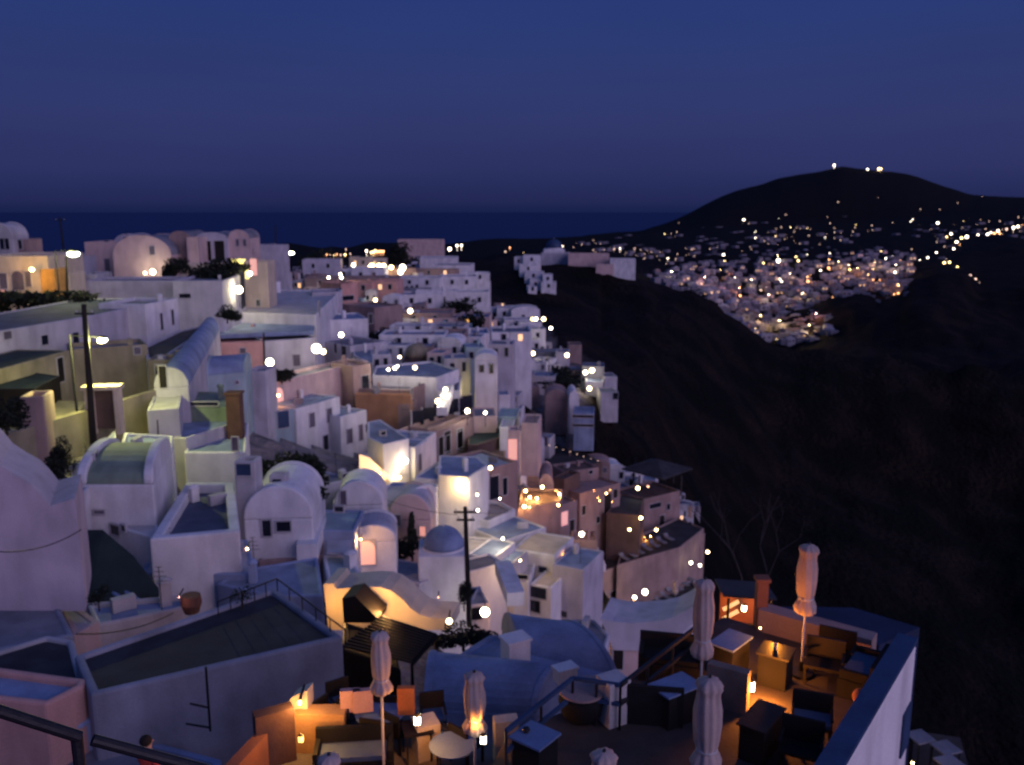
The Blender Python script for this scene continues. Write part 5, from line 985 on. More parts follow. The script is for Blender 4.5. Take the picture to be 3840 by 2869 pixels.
lamp('round lamp above the floodlit arch in the centre left', R(550, 1242), 104, 120, WH, .58, 'globe')
lamp('very large floodlit lantern on the curved lilac house, upper left part', R(265, 1400), 97, 200, (1, .85, .6), .85, 'wall', E_white)
lamp('right part of the very large floodlit lantern', R(345, 1435), 97, 120, (1, .85, .6), .75, 'wall', E_white)
lamp('round white lamp on the dark post by the lavender wall', B(697, 1248), 92, 160, WH, .85, 'globe', E_white, 3.4)
lamp('orange round lamp behind the long pink wall', F(545, 520), 87.6, 120, (1, .35, .08), .35, 'wall', E_warm)
for k, (x, y, r_) in enumerate([(915, 118, .35), (785, 262, .38), (860, 245, .42), (890, 222, .3), (1090, 240, .6)]):
    lamp('terrace lamp by the olive chapel, ' + ['above the others', 'leftmost', 'middle of the close three', 'right of the close three', 'large round one at the right'][k], Q(x, y), 100 - k, 90, WH, r_, 'globe', None, .8)
for k, (x, y, yy, r_) in enumerate([(1440, 492, 93, .52), (1355, 625, 91, .52), (1692, 738, 94, .5), (1898, 758, 93, .42), (1710, 575, 108, .4)]):
    lamp('round lamp on the stepped alley, ' + ['upper one', 'lower one', 'below the yellow strip', 'right of the one below the yellow strip', 'inside the yellow strip'][k], Q(x, y), yy, 160, WH if k < 4 else (1, .8, .3), r_, 'globe', E_white if k < 4 else E_yel, 1.6)
lamp('bright round wall lamp on the bluish-white house front', F(1605, 1068), 78.4, 130, (1, .72, .45), .5, 'wall', E_white)
lamp('hidden warm uplight at the foot of the bright lamp house', F(1560, 1205), 77.6, 90, (1, .75, .4), .2, 'wall', E_warm)
lamp('yellow stair light in the triangular opening', F(1400, 1170), 75.2, 120, (1, .7, .2), .15, 'wall', E_yel)
lamp('strip light washing the tall yellow wall', J(60, 440), 72.2, 230, (1, .62, .2), .2, 'wall', E_warm, off=Vector((0, -.9, -.4)))
for k, (x, y, yy, pw, r_, g_) in enumerate([(200, 568, 71, 70, .27, 'upper lamp of the white two-lamp terrace'), (390, 602, 72, 70, .2, 'right lamp of the white two-lamp terrace'), (205, 700, 69, 160, .2, 'glowing column lamp on the curved white terrace'), (-60, 495, 73, 25, .25, 'small lamp left of the tall yellow wall'), (415, 937, 66, 160, .25, 'lamp on the post above the warm-lit room')]):
    lamp(g_, J(x, y), yy, pw, (1, .78, .5), r_, 'wall', E_white)
lamp('warm lamp inside the curved terrace room', J(560, 1120), 61.5, 260, WM, .15, 'wall', E_warm)
lamp('hidden orange light in the front room above the blue roof tip', T(1330, 1120), 56, 200, (1, .42, .12), .12, 'wall', E_warm)
lamp('big white lamp beside the wooden pole foot', T(975, 1210), 49, 90, WH, .62, 'wall', E_white)
_fl = lamp('round warm lamp at the end of the orange facade', T(565, 1315), 31.2, 190, (1, .50, .16), .3, 'wall', E_white, off=Vector((-2.5, .9, .15)))
_fl.light(py(G(800, 1330), 32.4), 120, (1, .48, .14), .15); _fl.light(py(G(1180, 1330), 32.3), 110, (1, .48, .14), .15)  # two extra unseen lights added to brighten the facade
lamp('orange porch lamp over the arched orange doorway', G(1010, 720), 48.8, 110, (1, .45, .12), .1, 'wall', E_warm)
lamp('tiny pink wall light on the blue flank wall', D(2070, 800), 33, 3, (1, .6, .5), .09, 'wall', E_warm)
lamp('pink glow lamp by the clay jar', E(1500, 245), 31.4, 9, (1, .45, .35), .07, 'wall', E_or)
lamp('orange niche glow in the low blue terrace', T(440, 1040), 45, 10, (1, .4, .2), .1, 'wall', E_or)
for k, (x, y, yy, r_) in enumerate([(310, 345, 82, .42), (670, 250, 99, .36), (745, 505, 101, .34), (605, 538, 100, .34), (885, 562, 100, .32), (595, 668, 95, .45), (640, 590, 99, .3), (700, 600, 99, .3)]):
    lamp('warm restaurant terrace light, ' + ['on the rose house wall', 'by the broad slate roof', 'top of the cluster', 'left of the cluster', 'right of the cluster', 'lowest in the cluster', 'amber one in the middle left', 'amber one in the middle'][k], J(x, y), yy, 240, (1, .5, .16), r_, 'globe', E_warm if k not in (1, 5) else E_white, .9)
for k, (x, y, yy, r_, e_, pw) in enumerate([(1075, 900, 90, .6, E_white, 260), (1545, 515, 118, .5, E_white, 60), (1630, 500, 118, .35, E_or, 12), (1570, 765, 108, .4, E_warm, 30), (1475, 862, 106, .4, E_warm, 30), (1700, 865, 106, .42, E_warm, 30), (1378, 1530, 98, .5, E_white, 110), (1518, 1430, 101, .5, E_white, 90), (1605, 1385, 103, .8, E_white, 260), (1990, 1140, 112, .35, E_white, 10), (2065, 1162, 113, .35, E_white, 10), (2130, 1050, 116, .4, E_white, 25)]):
    lamp('hotel slope lamp, ' + ['tall flame-like uplight on the rose wall', 'white one on the dark rooftop', 'red one on the dark rooftop', 'upper red candle on the stair wall', 'lower red candle on the stair wall', 'orange one by the arched door', 'lowest one at the hotel front', 'middle one at the hotel front', 'largest one at the hotel front', 'left of the deck edge pair', 'right of the deck edge pair', 'at the right end of the deck'][k], J(x, y), yy, pw, (1, .6, .25) if k in (0, 2, 3, 4, 5, 8) else WH, r_, 'wall', e_)
for k, (x, y, yy, r_, e_) in enumerate([(885, 215, 226, .9, E_yel), (915, 215, 225, .9, E_white), (980, 215, 225, 1.0, E_white), (1040, 292, 215, .7, E_white), (625, 355, 212, 1.0, E_white), (890, 503, 188, .95, E_white), (1175, 518, 184, .8, E_white), (1330, 662, 160, .75, E_white), (1385, 646, 160, .75, E_white), (1363, 797, 155, .75, E_white)]):
    lamp('cliff-side lamp, ' + ['yellow one at the edge of the packed cubes', 'white one touching the yellow one', 'white one right of the yellow one', 'small one lower right of the yellow one', 'round one in front of the packed cubes', 'left end of the grey flat house', 'right end of the grey flat house', 'left of the cliff house twins', 'right of the cliff house twins', 'under the cliff house twins'][k], I(x, y), yy, 150, WH, r_, 'wall', e_)
rl = random.Random(8)
for k in range(30):
    x, y, yy = [(rl.uniform(560, 900), rl.uniform(530, 680), 97), (rl.uniform(1150, 1350), rl.uniform(520, 640), 108), (rl.uniform(1450, 1900), rl.uniform(900, 1060), 116), (rl.uniform(1350, 1900), rl.uniform(1420, 1600), 96), (rl.uniform(650, 980), rl.uniform(1000, 1150), 70)][k % 5]
    lamp('small orange candle light ' + ['on the restaurant terrace', 'on the walls of the tall pink tower house', 'on the upper lounger terrace', 'on the curved lower deck', 'in the lanes of the white houses'][k % 5], J(x, y), yy - 1, 34, (1, .38, .08), rl.uniform(.14, .26), 'globe', E_or if k % 3 else E_warm, .5, group='orange candle lights ' + ['on the restaurant terrace', 'on the tower house', 'on the upper lounger terrace', 'on the curved deck', 'in the white lanes'][k % 5])
for k in range(9): lamp('tiny edge light on the broad slate roof', J(745 + k * 58, 135 + k * 19), 121, 0, WH, .1, 'wall', E_fard, group='tiny edge lights on the slate roof')

# ================================================================== POLES AND WIRES
def pole(label, top, bot, Y, r=.13, arms=(), Yb=None):
    a = py(top, Y); b = py(bot, Yb or Y); th = Thing('utility_pole', label, 'utility pole', b); m_ = MB(); m_.bar(b - Vector((0, 0, 1)), a, r * 1.2, r2=r * .8); th.part('pole', m_, wood)
    for (dz, ln) in arms:
        q = a + (b - a).normalized() * dz; m_ = MB(); m_.box(q, (ln, .1, .1)); th.part('crossarm', m_, wood)
        for s in (-.4, 0, .4): m_ = MB(); m_.lathe(q + Vector((s * ln, 0, .05)), [(.04, 0), (.06, .08), (.03, .16)], 8); th.part('insulator', m_, white2)
    return th
pole('leaning dark wooden pole on the left carrying the bright street light', C(702, 90), C(778, 1225), 55.5, .2, [(.6, 1.2)])
pole('tall dark wooden pole in the lower centre in front of the blue domed chapel', G(1885, 450), G(1920, 1310), 47, .14, [(.3, 1.3), (.75, 1.0)])
pole('dark ridge pole beside the greenish street light', A(555, 450), A(560, 800), 96, .14)
pole('thin dark pole in front of the lavender wall', B(645, 1000), B(655, 1500), 91, .12)
pole('far faint pole above the ridge street light', A(500, 120), A(540, 440), 140, .14, [(.5, 1.6)])
pole('far faint pole above the centre ridge', B(745, 100), B(745, 330), 190, .13)
pole('slender short pole on the pale green steps', C(1318, 1060), C(1322, 1180), 57, .05)
def wire(label, pts, r=.018):
    mb = MB(); 
    for a, b, sag in pts:
        n_ = 12; ps = [a.lerp(b, i / n_) - Vector((0, 0, sag * 4 * (i / n_) * (1 - i / n_))) for i in range(n_ + 1)]
        for i in range(n_): mb.bar(ps[i], ps[i + 1], r, 5)
    return solo('overhead_wire', mb, metal, label, 'cable')
wire('overhead cable sagging in front of the long pink wall', [(py(F(930, 420), 100), py(F(1640, 640), 95), .6)])
wire('overhead cable running down to the lower centre pole', [(py(F(1300, 1330), 62), py(G(1820, 515), 47), .3)])
wire('overhead cable crossing the tall pink wing to the left edge', [(py(D(-60, 820), 24), py(D(680, 640), 27), .25)])
wire('overhead cable from the lower centre pole to the right houses', [(py(G(1900, 470), 47), py(J(520, 700), 70), .3)])
wire('low cable crossing from the round jar to the pink return', [(py(E(640, 555), 21), py(E(1450, 380), 26), .2)])

# ================================================================== NEAR TERRACE (right)
zf = -10.0
def fl(p, z=zf): return pz(p, z)
HOUSE_T = Thing('terrace', 'cafe terrace platform with dark stone floor in the lower right', 'terrace', fl(K(1500, 1500), zf - 3))
w_in0 = Vector((4.2, 11.4, 0)); 
c_far = pz(L(1850, 725), -9.05); c_near = pz(L(1310, 1653), -9.05); dirw = (c_far - c_near); dirw.z = 0; dirw.normalize()
c_n2 = c_near - dirw * 5
pl = [fl(K(460, 1400)), fl(K(1390, 1010)), fl(K(2030, 560)), fl(L(420, 560)), fl(L(700, 640)), Vector((c_far.x - .3, c_far.y - .1, 0)), Vector((c_n2.x - .3, c_n2.y, 0)), Vector((.2, 8.5, 0)), Vector((-1.5, 11.0, 0))]
mb = MB(); mb.prism([p.xy for p in pl], -15, zf); HOUSE_T.part('floor', mb, floor_dk)
# outer wall with blue coping
nr = Vector((dirw.y, -dirw.x, 0)); th = Thing('parapet_wall', 'white outer wall with broad blue coping along the right edge of the cafe terrace', 'wall', c_far - Vector((0, 0, 5)))
mb = MB(); q = [c_n2, c_far, c_far + nr * -.28, c_n2 + nr * -.28]; mb.prism([v.xy for v in q], -15.2, -9.12); th.part('wall', mb, white)
q = [c_n2 + nr * .01, c_far + nr * .01 + dirw * .02, c_far + nr * -.40 + dirw * .02, c_n2 + nr * -.40]; mb = MB(); mb.prism([v.xy for v in q], -9.118, -9.02); th.part('coping', mb, deepblue)
a_ = (c_n2, c_far, nr); mb = MB(); d = ray(L(1755, 1390)); tt = c_far.dot(nr) / d.dot(nr); q = d * tt; mb.box(q + nr * .02, (.7, .05, 1.0), ax=(dirw, nr, Vector((0, 0, 1)))); th.part('niche', mb, deepblue)
# inner ledge, lit orange
l0, l1 = fl(L(668, 660)), fl(L(1500, 900)); e = (l1 - l0).normalized(); nn = Vector((-e.y, e.x, 0))
mb = MB(); q = [l0, l1, l1 + nn * .45, l0 + nn * .45]; mb.prism([v.xy for v in q], zf - 3, zf + .55); solo('ledge', mb, rose, 'low plaster ledge along the far side of the cafe terrace', 'wall')
mb = MB(); q = [fl(L(760, 560), -10.6), fl(L(1370, 570), -10.6), fl(L(1860, 720), -10.6), fl(L(1560, 850), -10.6), fl(L(760, 640), -10.6)]; mb.prism([v.xy for v in q], -16, -10.3)
solo('lower_roof', mb, navy, 'dark blue lower roof strip beyond the far ledge of the cafe terrace', 'roof')
mb = MB(); q = fl(L(695, 640)); mb.box(q + Vector((0, .1, .45)), (.26, .26, 1.5)); mb.box(q + Vector((0, .1, 1.23)), (.34, .34, .08)); solo('wall_pillar', mb, terra, 'square plaster pillar glowing orange at the left end of the far ledge', 'pillar')
# kiosk
th = Thing('kiosk', 'small open kiosk with orange lit back wall behind the cafe terrace', 'kiosk', fl(L(560, 640)))
k0 = py(L(430, 590), 23.5); SK = .58
def kv(*a): return k0 + Vector(a) * SK
mb = MB(); mb.box(kv(1.0, 1.0, .3), (2.1 * SK, .1, 2.2 * SK)); th.part('back_wall', mb, terra)
mb = MB(); mb.hexa([kv(-.3, -.6, 1.55), kv(2.3, -.6, 1.35), kv(2.3, 1.3, 1.35), kv(-.3, 1.3, 1.55)], [kv(-.3, -.6, 1.65), kv(2.3, -.6, 1.45), kv(2.3, 1.3, 1.45), kv(-.3, 1.3, 1.65)]); th.part('roof', mb, darkroof)
for s_ in (0, 2.1): mb = MB(); mb.bar(kv(s_, -.5, -2.2), kv(s_, -.5, 1.4), .04); th.part('post', mb, wood)
mb = MB(); mb.box(kv(1.0, -.3, -.75), (2.1 * SK, .3, 1.3 * SK)); th.part('counter', mb, wood)
for s_ in (0, 1): mb = MB(); mb.box(kv(.15, -.4, 1.0 - s_ * .5), (.5, .06, .09), ax=(Vector((.85, 0, .5)).normalized(), Vector((0, 1, 0)), Vector((-.5, 0, .85)).normalized())); th.part('glow_louver', mb, E_win)  # slats emit; the lamplight on them is put into the material
lamp('bright tall lantern inside the kiosk', L(570, 492), 23.6, 60, (1, .32, .05), .13, 'lantern', E_white, .4)
lamp('small orange light at the foot of the ledge pillar', L(690, 640), 18.3, 60, (1, .30, .03), .05, 'lantern', E_warm, .1, off=Vector((.25, -.3, .0)))
_q = pz(L(618, 1065), zf + .42) if False else pz(L(618, 1065), -9.58)
lamp('glaring lantern standing on the floor by the low partition of the cafe terrace', L(618, 1065), _q.y, 260, (1, .27, .03), .24, 'lantern', E_white, .4, off=Vector((.27, -.08, -.1)))
# low partition
p0_, p1_ = fl(L(300, 905), -9.1), fl(L(600, 985), -9.1); e = (p1_ - p0_).normalized(); nn = Vector((-e.y, e.x, 0))
mb = MB(); q = [p0_, p1_, p1_ + nn * .22, p0_ + nn * .22]; mb.prism([v.xy for v in q], zf - .2, -9.1); solo('partition_wall', mb, stone, 'low plaster partition behind the glaring lantern', 'wall')
p2_, p3_ = fl(L(690, 1000), -9.35), fl(L(1000, 1010), -9.35)
# furniture
def table(label, c, w_, d_, yaw, top, h=.75, box=False, round_=False, z=None):
    z = zf if z is None else z; th = Thing('table', label, 'table', (c.x, c.y, z)); o = Vector((c.x, c.y, z))
    mb = MB()
    if round_: mb.lathe(o, [(w_ / 2 * .97, h - .04), (w_ / 2, h - .02), (w_ / 2, h)], 28)
    else: mb.box(o + Vector((0, 0, h - .02)), (w_, d_, .04), yaw=yaw)
    th.part('tabletop', mb, top)
    if box: mb = MB(); mb.box(o + Vector((0, 0, (h - .045) / 2)), (w_ * .86, d_ * .86, h - .045), yaw=yaw); th.part('base', mb, wicker)
    else:
        R_ = Matrix.Rotation(yaw, 3, 'Z')
        for sx in (-1, 1):
            for sy in (-1, 1): q = o + R_ @ Vector((sx * w_ * (.3 if round_ else .42), sy * d_ * (.3 if round_ else .42), 0)); mb = MB(); mb.bar(q, q + Vector((0, 0, h - .045)), .022, 6); th.part('leg', mb, metal)
    return th
def chair(label, c, yaw, m_=None, z=None, wd=.55, cush=None):
    z = zf if z is None else z; m_ = m_ or wicker; th = Thing('chair', label, 'chair', (c.x, c.y, z)); o = Vector((c.x, c.y, z)); R_ = Matrix.Rotation(yaw, 3, 'Z')
    def bx(v, s): mb = MB(); mb.box(o + R_ @ Vector(v), s, yaw=yaw); return mb
    th.part('seat', bx((0, 0, .42), (wd, .52, .06)), m_); th.part('backrest', bx((0, .25, .68), (wd, .05, .46)), m_)
    if cush: th.part('cushion', bx((0, -.01, .485), (wd * .9, .46, .07)), cush)
    for sx in (-1, 1):
        th.part('armrest', bx((sx * wd * .47, 0, .62), (.05, .48, .04)), m_)
        for sy in (-1, 1): th.part('leg', bx((sx * wd * .45, sy * .22, .2), (.045, .045, .4)), m_)
    return th
def sofa(label, c, w_, yaw, cush=None, z=None):
    z = zf if z is None else z; th = Thing('sofa', label, 'sofa', (c.x, c.y, z)); o = Vector((c.x, c.y, z)); R_ = Matrix.Rotation(yaw, 3, 'Z')
    def bx(v, s): mb = MB(); mb.box(o + R_ @ Vector(v), s, yaw=yaw); return mb
    th.part('base', bx((0, 0, .2), (w_, .7, .4)), wicker); th.part('backrest', bx((0, .32, .62), (w_, .09, .42)), wicker)
    for s in (-1, 1): th.part('armrest', bx((s * (w_ / 2 - .05), -.02, .52), (.1, .6, .2)), wicker)
    th.part('cushion', bx((0, -.03, .46), (w_ * .84, .56, .1)), cush or wicker); return th
def mid(pts, z): v = [pz(p, z) for p in pts]; return sum(v, Vector()) / len(v)
yw = math.atan2(dirw.y, dirw.x) - math.pi / 2
zt_ = zf + .75
def table4(label, pts, top, z=None, h=.75):
    z = zf if z is None else z; v = [pz(p, z + h) for p in pts]; c = sum(v, Vector()) / 4; e = ((v[1] - v[0]) + (v[2] - v[3])) / 2; g = ((v[2] - v[1]) + (v[3] - v[0])) / 2
    return table(label, c, min(e.length, 1.4), min(g.length, 1.5), math.atan2(e.y, e.x), top, h=h, box=True, z=z)
table4('dark square table right below the glaring lantern', [L(690, 1165), L(890, 1230), L(720, 1420), L(500, 1335)], wood)
table4('dark table with a small glass on the far side of the cafe terrace', [L(730, 735), L(970, 790), L(890, 885), L(650, 815)], wood)
table4('blue-white topped table left of the far dark table', [L(440, 650), L(635, 690), L(495, 830), L(330, 740)], cloth)
table4('blue-white square table in the lower middle of the cafe terrace', [K(650, 1275), K(910, 1385), K(715, 1530), K(460, 1410)], cloth)
table4('pale blue table beside the left umbrella poles', [K(1900, 880), K(2080, 945), K(1820, 1130), K(1640, 960)], cloth)
sofa('black wicker sofa behind the pale blue table', fl(K(1820, 900)), 1.4, -.2)
sofa('black wicker bench in front of the pale blue table', fl(K(1640, 1240)), 1.3, 3.0)
chair('black armchair with blue-grey cushion right of the lantern table', fl(L(1060, 1480)), yw + .3, cush=cushion, wd=.75)
chair('black armchair nearer than the blue-grey cushion chair', fl(L(980, 1690)), yw + .2, wd=.75)
chair('slatted lounge chair with orange light through its back by the right wall', fl(L(1150, 1040)), yw + .2, m_=wood, wd=.8)
chair('slatted lounge chair behind the orange-lit one', fl(L(1230, 960)), yw + .1, m_=wood, wd=.8)
sofa('built-in seat with blue cushions along the right wall', fl(L(1440, 1080)), 1.3, yw - 1.57, cush=cushion)
mb = MB(); mb.ball(fl(L(1430, 1150), -9.35), .16, 12); solo('ball_light', mb, terra, 'orange ball ornament on the right wall seat', 'ornament', smooth=True)
mb = MB(); q = mid([L(800, 800)], zt_); mb.lathe(q, [(.03, 0), (.04, .02), (.035, .12), (.045, .14)], 12); solo('glass_cup', mb, white2, 'small glass on the far dark table', 'glass')
mb = MB(); q = mid([K(610, 1375)], zt_ + .01); mb.lathe(q, [(.05, 0), (.07, .04), (.06, .08)], 14); solo('ashtray', mb, metal, 'dark round ashtray on the blue-white square table', 'ashtray')
# urn
q = fl(K(1070, 1260)); th = Thing('planter', 'big round wicker planter with pale rim by the blue roof rail', 'planter', q)
mb = MB(); mb.lathe(q, [(.26, 0), (.40, .15), (.46, .4), (.42, .58), (.36, .58), (.33, .35), (.2, .2)], 28); th.part('pot', mb, wicker, smooth=True)
mb = MB(); mb.lathe(q, [(.37, .58), (.45, .585), (.45, .63), (.38, .63)], 28); th.part('rim', mb, rose)
mb = MB(); q = fl(K(1330, 1290)); mb.box(q + Vector((0, 0, .45)), (.42, .4, .9), yaw=.5); mb.box(q + Vector((0, 0, .93)), (.5, .48, .07), yaw=.5); solo('short_pillar', mb, white2, 'short white pillar at the corner of the blue rail', 'pillar')
# handrail around
th = Thing('terrace_railing', 'dark blue railing running diagonally between the cafe terrace and the blue roofs', 'railing', fl(K(900, 1200)))
ra, rb_, rc = pz(K(440, 1370), -9.05), pz(K(1000, 925), -9.05), pz(K(1400, 985), -9.05); rd = pz(K(2030, 500), -9.05)
for a, b in ((ra, rb_), (rb_, rc), (rc, rd)):
    for dz in (0, -.4): m_ = MB(); m_.box((a + b) / 2 + Vector((0, 0, dz)), ((b - a).length, .07, .07), yaw=math.atan2(b.y - a.y, b.x - a.x)); th.part('rail', m_, deepblue if a is not rc else metal)
    nk = max(2, int((b - a).length / .9))
    for k in range(nk + 1): q = a.lerp(b, k / nk); m_ = MB(); m_.bar(q, q - Vector((0, 0, 1)), .028, 6); th.part('post', m_, metal)
# umbrellas (closed parasols)
def umbrella(label, top, bot, Y, w_=.44, m_=None, z0=None, hang=.32):
    a = py(top, Y); b = py(bot, Y); z0 = zf if z0 is None else z0; ln = a.z - b.z; base = Vector((a.x, Y, z0)); th = Thing('closed_umbrella', label, 'umbrella', base); m_ = m_ or canvas
    r = w_ / 2; prof = [(.35, 0), (.95, .05), (1.0, .12), (.80, .19), (.62, .24), (.78, .32), (.88, .5), (.88, .66), (.74, .8), (.72, .86), (.88, .92), (.72, .97), (.2, 1.0), (.01, 1.005)]
    sq = lambda ang, z: 1 + .07 * math.sin(ang * 9 + z * 1.5) + .06 * math.sin(ang * 4 + 1 + z * 2) + .03 * math.sin(z * 23 + ang)
    mb = MB(); mb.lathe((a.x, Y, b.z), [(p * r, q * ln) for p, q in prof], 54, squash=sq); th.part('canopy', mb, m_, smooth=True)
    mb = MB(); mb.lathe((a.x, Y, b.z), [(r * .70, ln * .235), (r * .74, ln * .25), (r * .70, ln * .265)], 20); th.part('tie_strap', mb, white2)
    mb = MB(); mb.bar((a.x, Y, z0), (a.x, Y, b.z + .05), .026, 10); th.part('pole', mb, white2)
    mb = MB(); mb.lathe((a.x, Y, z0), [(.26, 0), (.26, .06), (.06, .1), (.05, .3)], 18); th.part('base', mb, metal)
    mb = MB(); mb.ball((a.x, Y, a.z + .03), .03, 8); th.part('finial', mb, metal); return th
umbrella('closed cream parasol standing tall at the far right of the terrace', L(1055, 25), L(1035, 545), 17.9, .46)
umbrella('closed cream parasol at the left side of the right terrace, behind a nearer one', L(285, 285), L(290, 870), 16.4, .44)
umbrella('closed cream parasol in front at the bottom, left of the lantern table', L(320, 1010), L(300, 1700), 12.8, .48, z0=-10)
umbrella('closed parasol tip peeking in at the bottom centre', K(1265, 1545), K(1240, 2100), 12.0, .46)
# ================================================================== NEAR TERRACE (left lower)
zl = -11.4
def f2(p, z=zl): return pz(p, z)
mb = MB(); pl = [f2(H(-300, 1900)), f2(H(330, 1290)), f2(H(860, 1120)), f2(H(1400, 1150)), f2(H(2200, 1520)), f2(H(2300, 2200)), f2(H(-300, 2300))]
mb.prism([p.xy for p in pl], -15.5, zl); solo('lower_terrace', mb, stone, 'lower candle-lit terrace with brown floor at the bottom centre', 'terrace')
wa, wb = f2(H(-60, 1700), -10.6), f2(H(380, 1225), -10.6); e = (wb - wa).normalized(); nn = Vector((-e.y, e.x, 0))
mb = MB(); q = [wa, wb, wb + nn * .25, wa + nn * .25]; mb.prism([v.xy for v in q], -15, -10.6); solo('side_wall', mb, terra, 'reddish side wall rising along the left edge of the lower terrace', 'wall')
fa = [(375, 1235), (370, 1180), (430, 1090), (500, 1050), (562, 1030), (568, 1230)]
mb = MB(); f0 = [py(H(x, y), 17.3) for x, y in fa]; mb.hexa(f0, [v + Vector((.05, .35, 0)) for v in f0]); solo('lit_wall', mb, cream, 'curved wall piece blazing with lamp light on the lower terrace', 'wall')
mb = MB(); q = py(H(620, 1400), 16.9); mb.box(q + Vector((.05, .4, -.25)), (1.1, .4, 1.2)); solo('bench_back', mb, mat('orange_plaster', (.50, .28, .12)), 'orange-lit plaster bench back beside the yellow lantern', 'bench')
mb = MB(); q = py(H(285, 1380), 16.6); mb.box(q + Vector((-.05, .2, -.2)), (.8, .3, 1.2), yaw=.5); solo('low_wall', mb, redbrown, 'pinkish low wall left of the yellow lantern', 'wall')
lamp('blazing lamp on the curved wall piece of the lower terrace', H(500, 1130), 16.9, 60, (1, .50, .13), .1, 'wall', E_white, off=Vector((.02, -.12, 0)))
lamp('yellow column lantern against the plaster bench back', H(510, 1430), 16.2, 38, (1, .38, .04), .13, 'lantern', E_yel, .5, off=Vector((.25, -.1, .1)))
lamp('left candle lantern on the lower terrace table', H(1485, 1272), 16.3, 60, (1, .36, .05), .15, 'lantern', E_white, .7, off=Vector((.1, -.3, .1)))
lamp('right candle lantern below the orange-lit parasol', H(2038, 1432), 15.0, 70, (1, .32, .04), .16, 'lantern', E_white, .6, off=Vector((-.15, .25, .2)))
umbrella('closed parasol at the left in front of the dark pergola', H(1170, 540), H(1180, 1060), 16.2, .42, z0=zl)
umbrella('orange-lit closed parasol beside the right candle lantern', H(1962, 880), H(1940, 1390), 15.4, .44, z0=zl)
umbrella('closed parasol tip at the bottom edge of the lower terrace', H(745, 1575), H(745, 2100), 12.6, .42, z0=zl)
table('round grey-blue table under the left closed parasol', f2(H(1170, 1215), zl + .75), 1.05, 1.05, 0, cloth, round_=True, z=zl)
table('round grey table near the right candle lantern', f2(H(1780, 1480), zl + .75), .95, .95, 0, cloth, round_=True, z=zl)
table('small dark table carrying the left candle lantern', f2(H(1480, 1330), zl + .7), .6, .6, .3, wood, h=.7, z=zl)
for k, (x, y, yw_) in enumerate([(860, 1280, .6), (960, 1420, 2.2), (1250, 1330, 3.1), (1330, 1500, 2.5), (1620, 1400, .2), (740, 1440, 1.0), (1150, 1540, 2.9), (1900, 1620, 2.4)]):
    chair('dark chair of the lower terrace, ' + ['beside the plaster bench', 'in front of the round blue table', 'right of the round blue table', 'in the middle of the floor', 'between the two lanterns', 'next to the yellow lantern', 'with its back to the bottom edge', 'below the right lantern'][k], f2(H(x, y)), yw_, z=zl, wd=.55, m_=wood, cush=None if k % 2 else cushion)
sofa('blue cushioned bench at the bottom of the lower terrace', f2(H(960, 1700)), 1.6, .1, cush=cushion, z=zl)
for k, (x, y) in enumerate([(1392, 1110), (925, 1110), (1030, 1110)]):
    mb = MB(); q = py(H(x, y), 17.4); mb.box(q, (.42 if k else .36, .14, .5 if k else .62), yaw=.1 * k); solo('cushion', mb, orange if k == 0 else salmon, ['bright orange cushion standing right of the left parasol', 'pale orange cushion left of the left parasol', 'pinkish cushion beside the pale orange one'][k], 'cushion')
mb = MB(); q = f2(H(1560, 1560)); mb.box(q + Vector((0, 0, .4)), (.5, .5, .8), yaw=.4); solo('plaster_plinth', mb, cream, 'orange glowing plinth between the lanterns', 'plinth')
mb = MB(); q = f2(K(440, 1620)); mb.box(q + Vector((0, 0, .5)), (.5, .3, 1.0), yaw=.2); solo('glowing_pillar', mb, cream, 'yellow glowing pillar under the blue-white square table', 'pillar')
for k in range(2):
    mb = MB(); a = pz(H(1680, 1300 + 30 * k), -10.7); b = pz(H(1950, 1430 + 30 * k), -10.7); mb.bar(a, b, .03); solo('dark_rail', mb, metal, ['upper dark rail leading to the right candle lantern', 'lower dark rail leading to the right candle lantern'][k], 'railing')
# open staircases between the houses
def stairs(label, p0, p1, Y0, Y1, n=12, w_=1.1, m_=None):
    a, b = py(p0, Y0), py(p1, Y1); th = Thing('staircase', label, 'staircase', min(a, b, key=lambda v: v.z)); e = (b - a); fl_ = Vector((e.x, e.y, 0)).normalized(); yw_ = math.atan2(fl_.y, fl_.x)
    for k in range(n): q = a.lerp(b, (k + .5) / n); mb = MB(); mb.box(q - Vector((0, 0, .45)), (Vector((e.x, e.y, 0)).length / n + .02, w_, .9), yaw=yw_); th.part('step', mb, m_ or white)
for lb, p0, p1, Y0, Y1 in (('white stair flight dropping past the two alley lamps', Q(1480, 420), Q(1400, 700), 96, 90), ('white stair flight left of the bluish-white lamp house', F(1290, 1000), F(1230, 1290), 80, 73), ('white stair flight below the warm-lit terrace room', T(1180, 620), T(1330, 980), 58, 52),
        ('pale stair flight climbing beside the round-shouldered house', G(640, 520), G(560, 760), 50, 45), ('rose stair flight under the tall pink tower house', J(1120, 900), J(1240, 1160), 101, 96), ('white stair flight through the cubes above the arcade', I(250, 800), I(200, 1000), 108, 100)): stairs(lb, p0, p1, Y0, Y1)
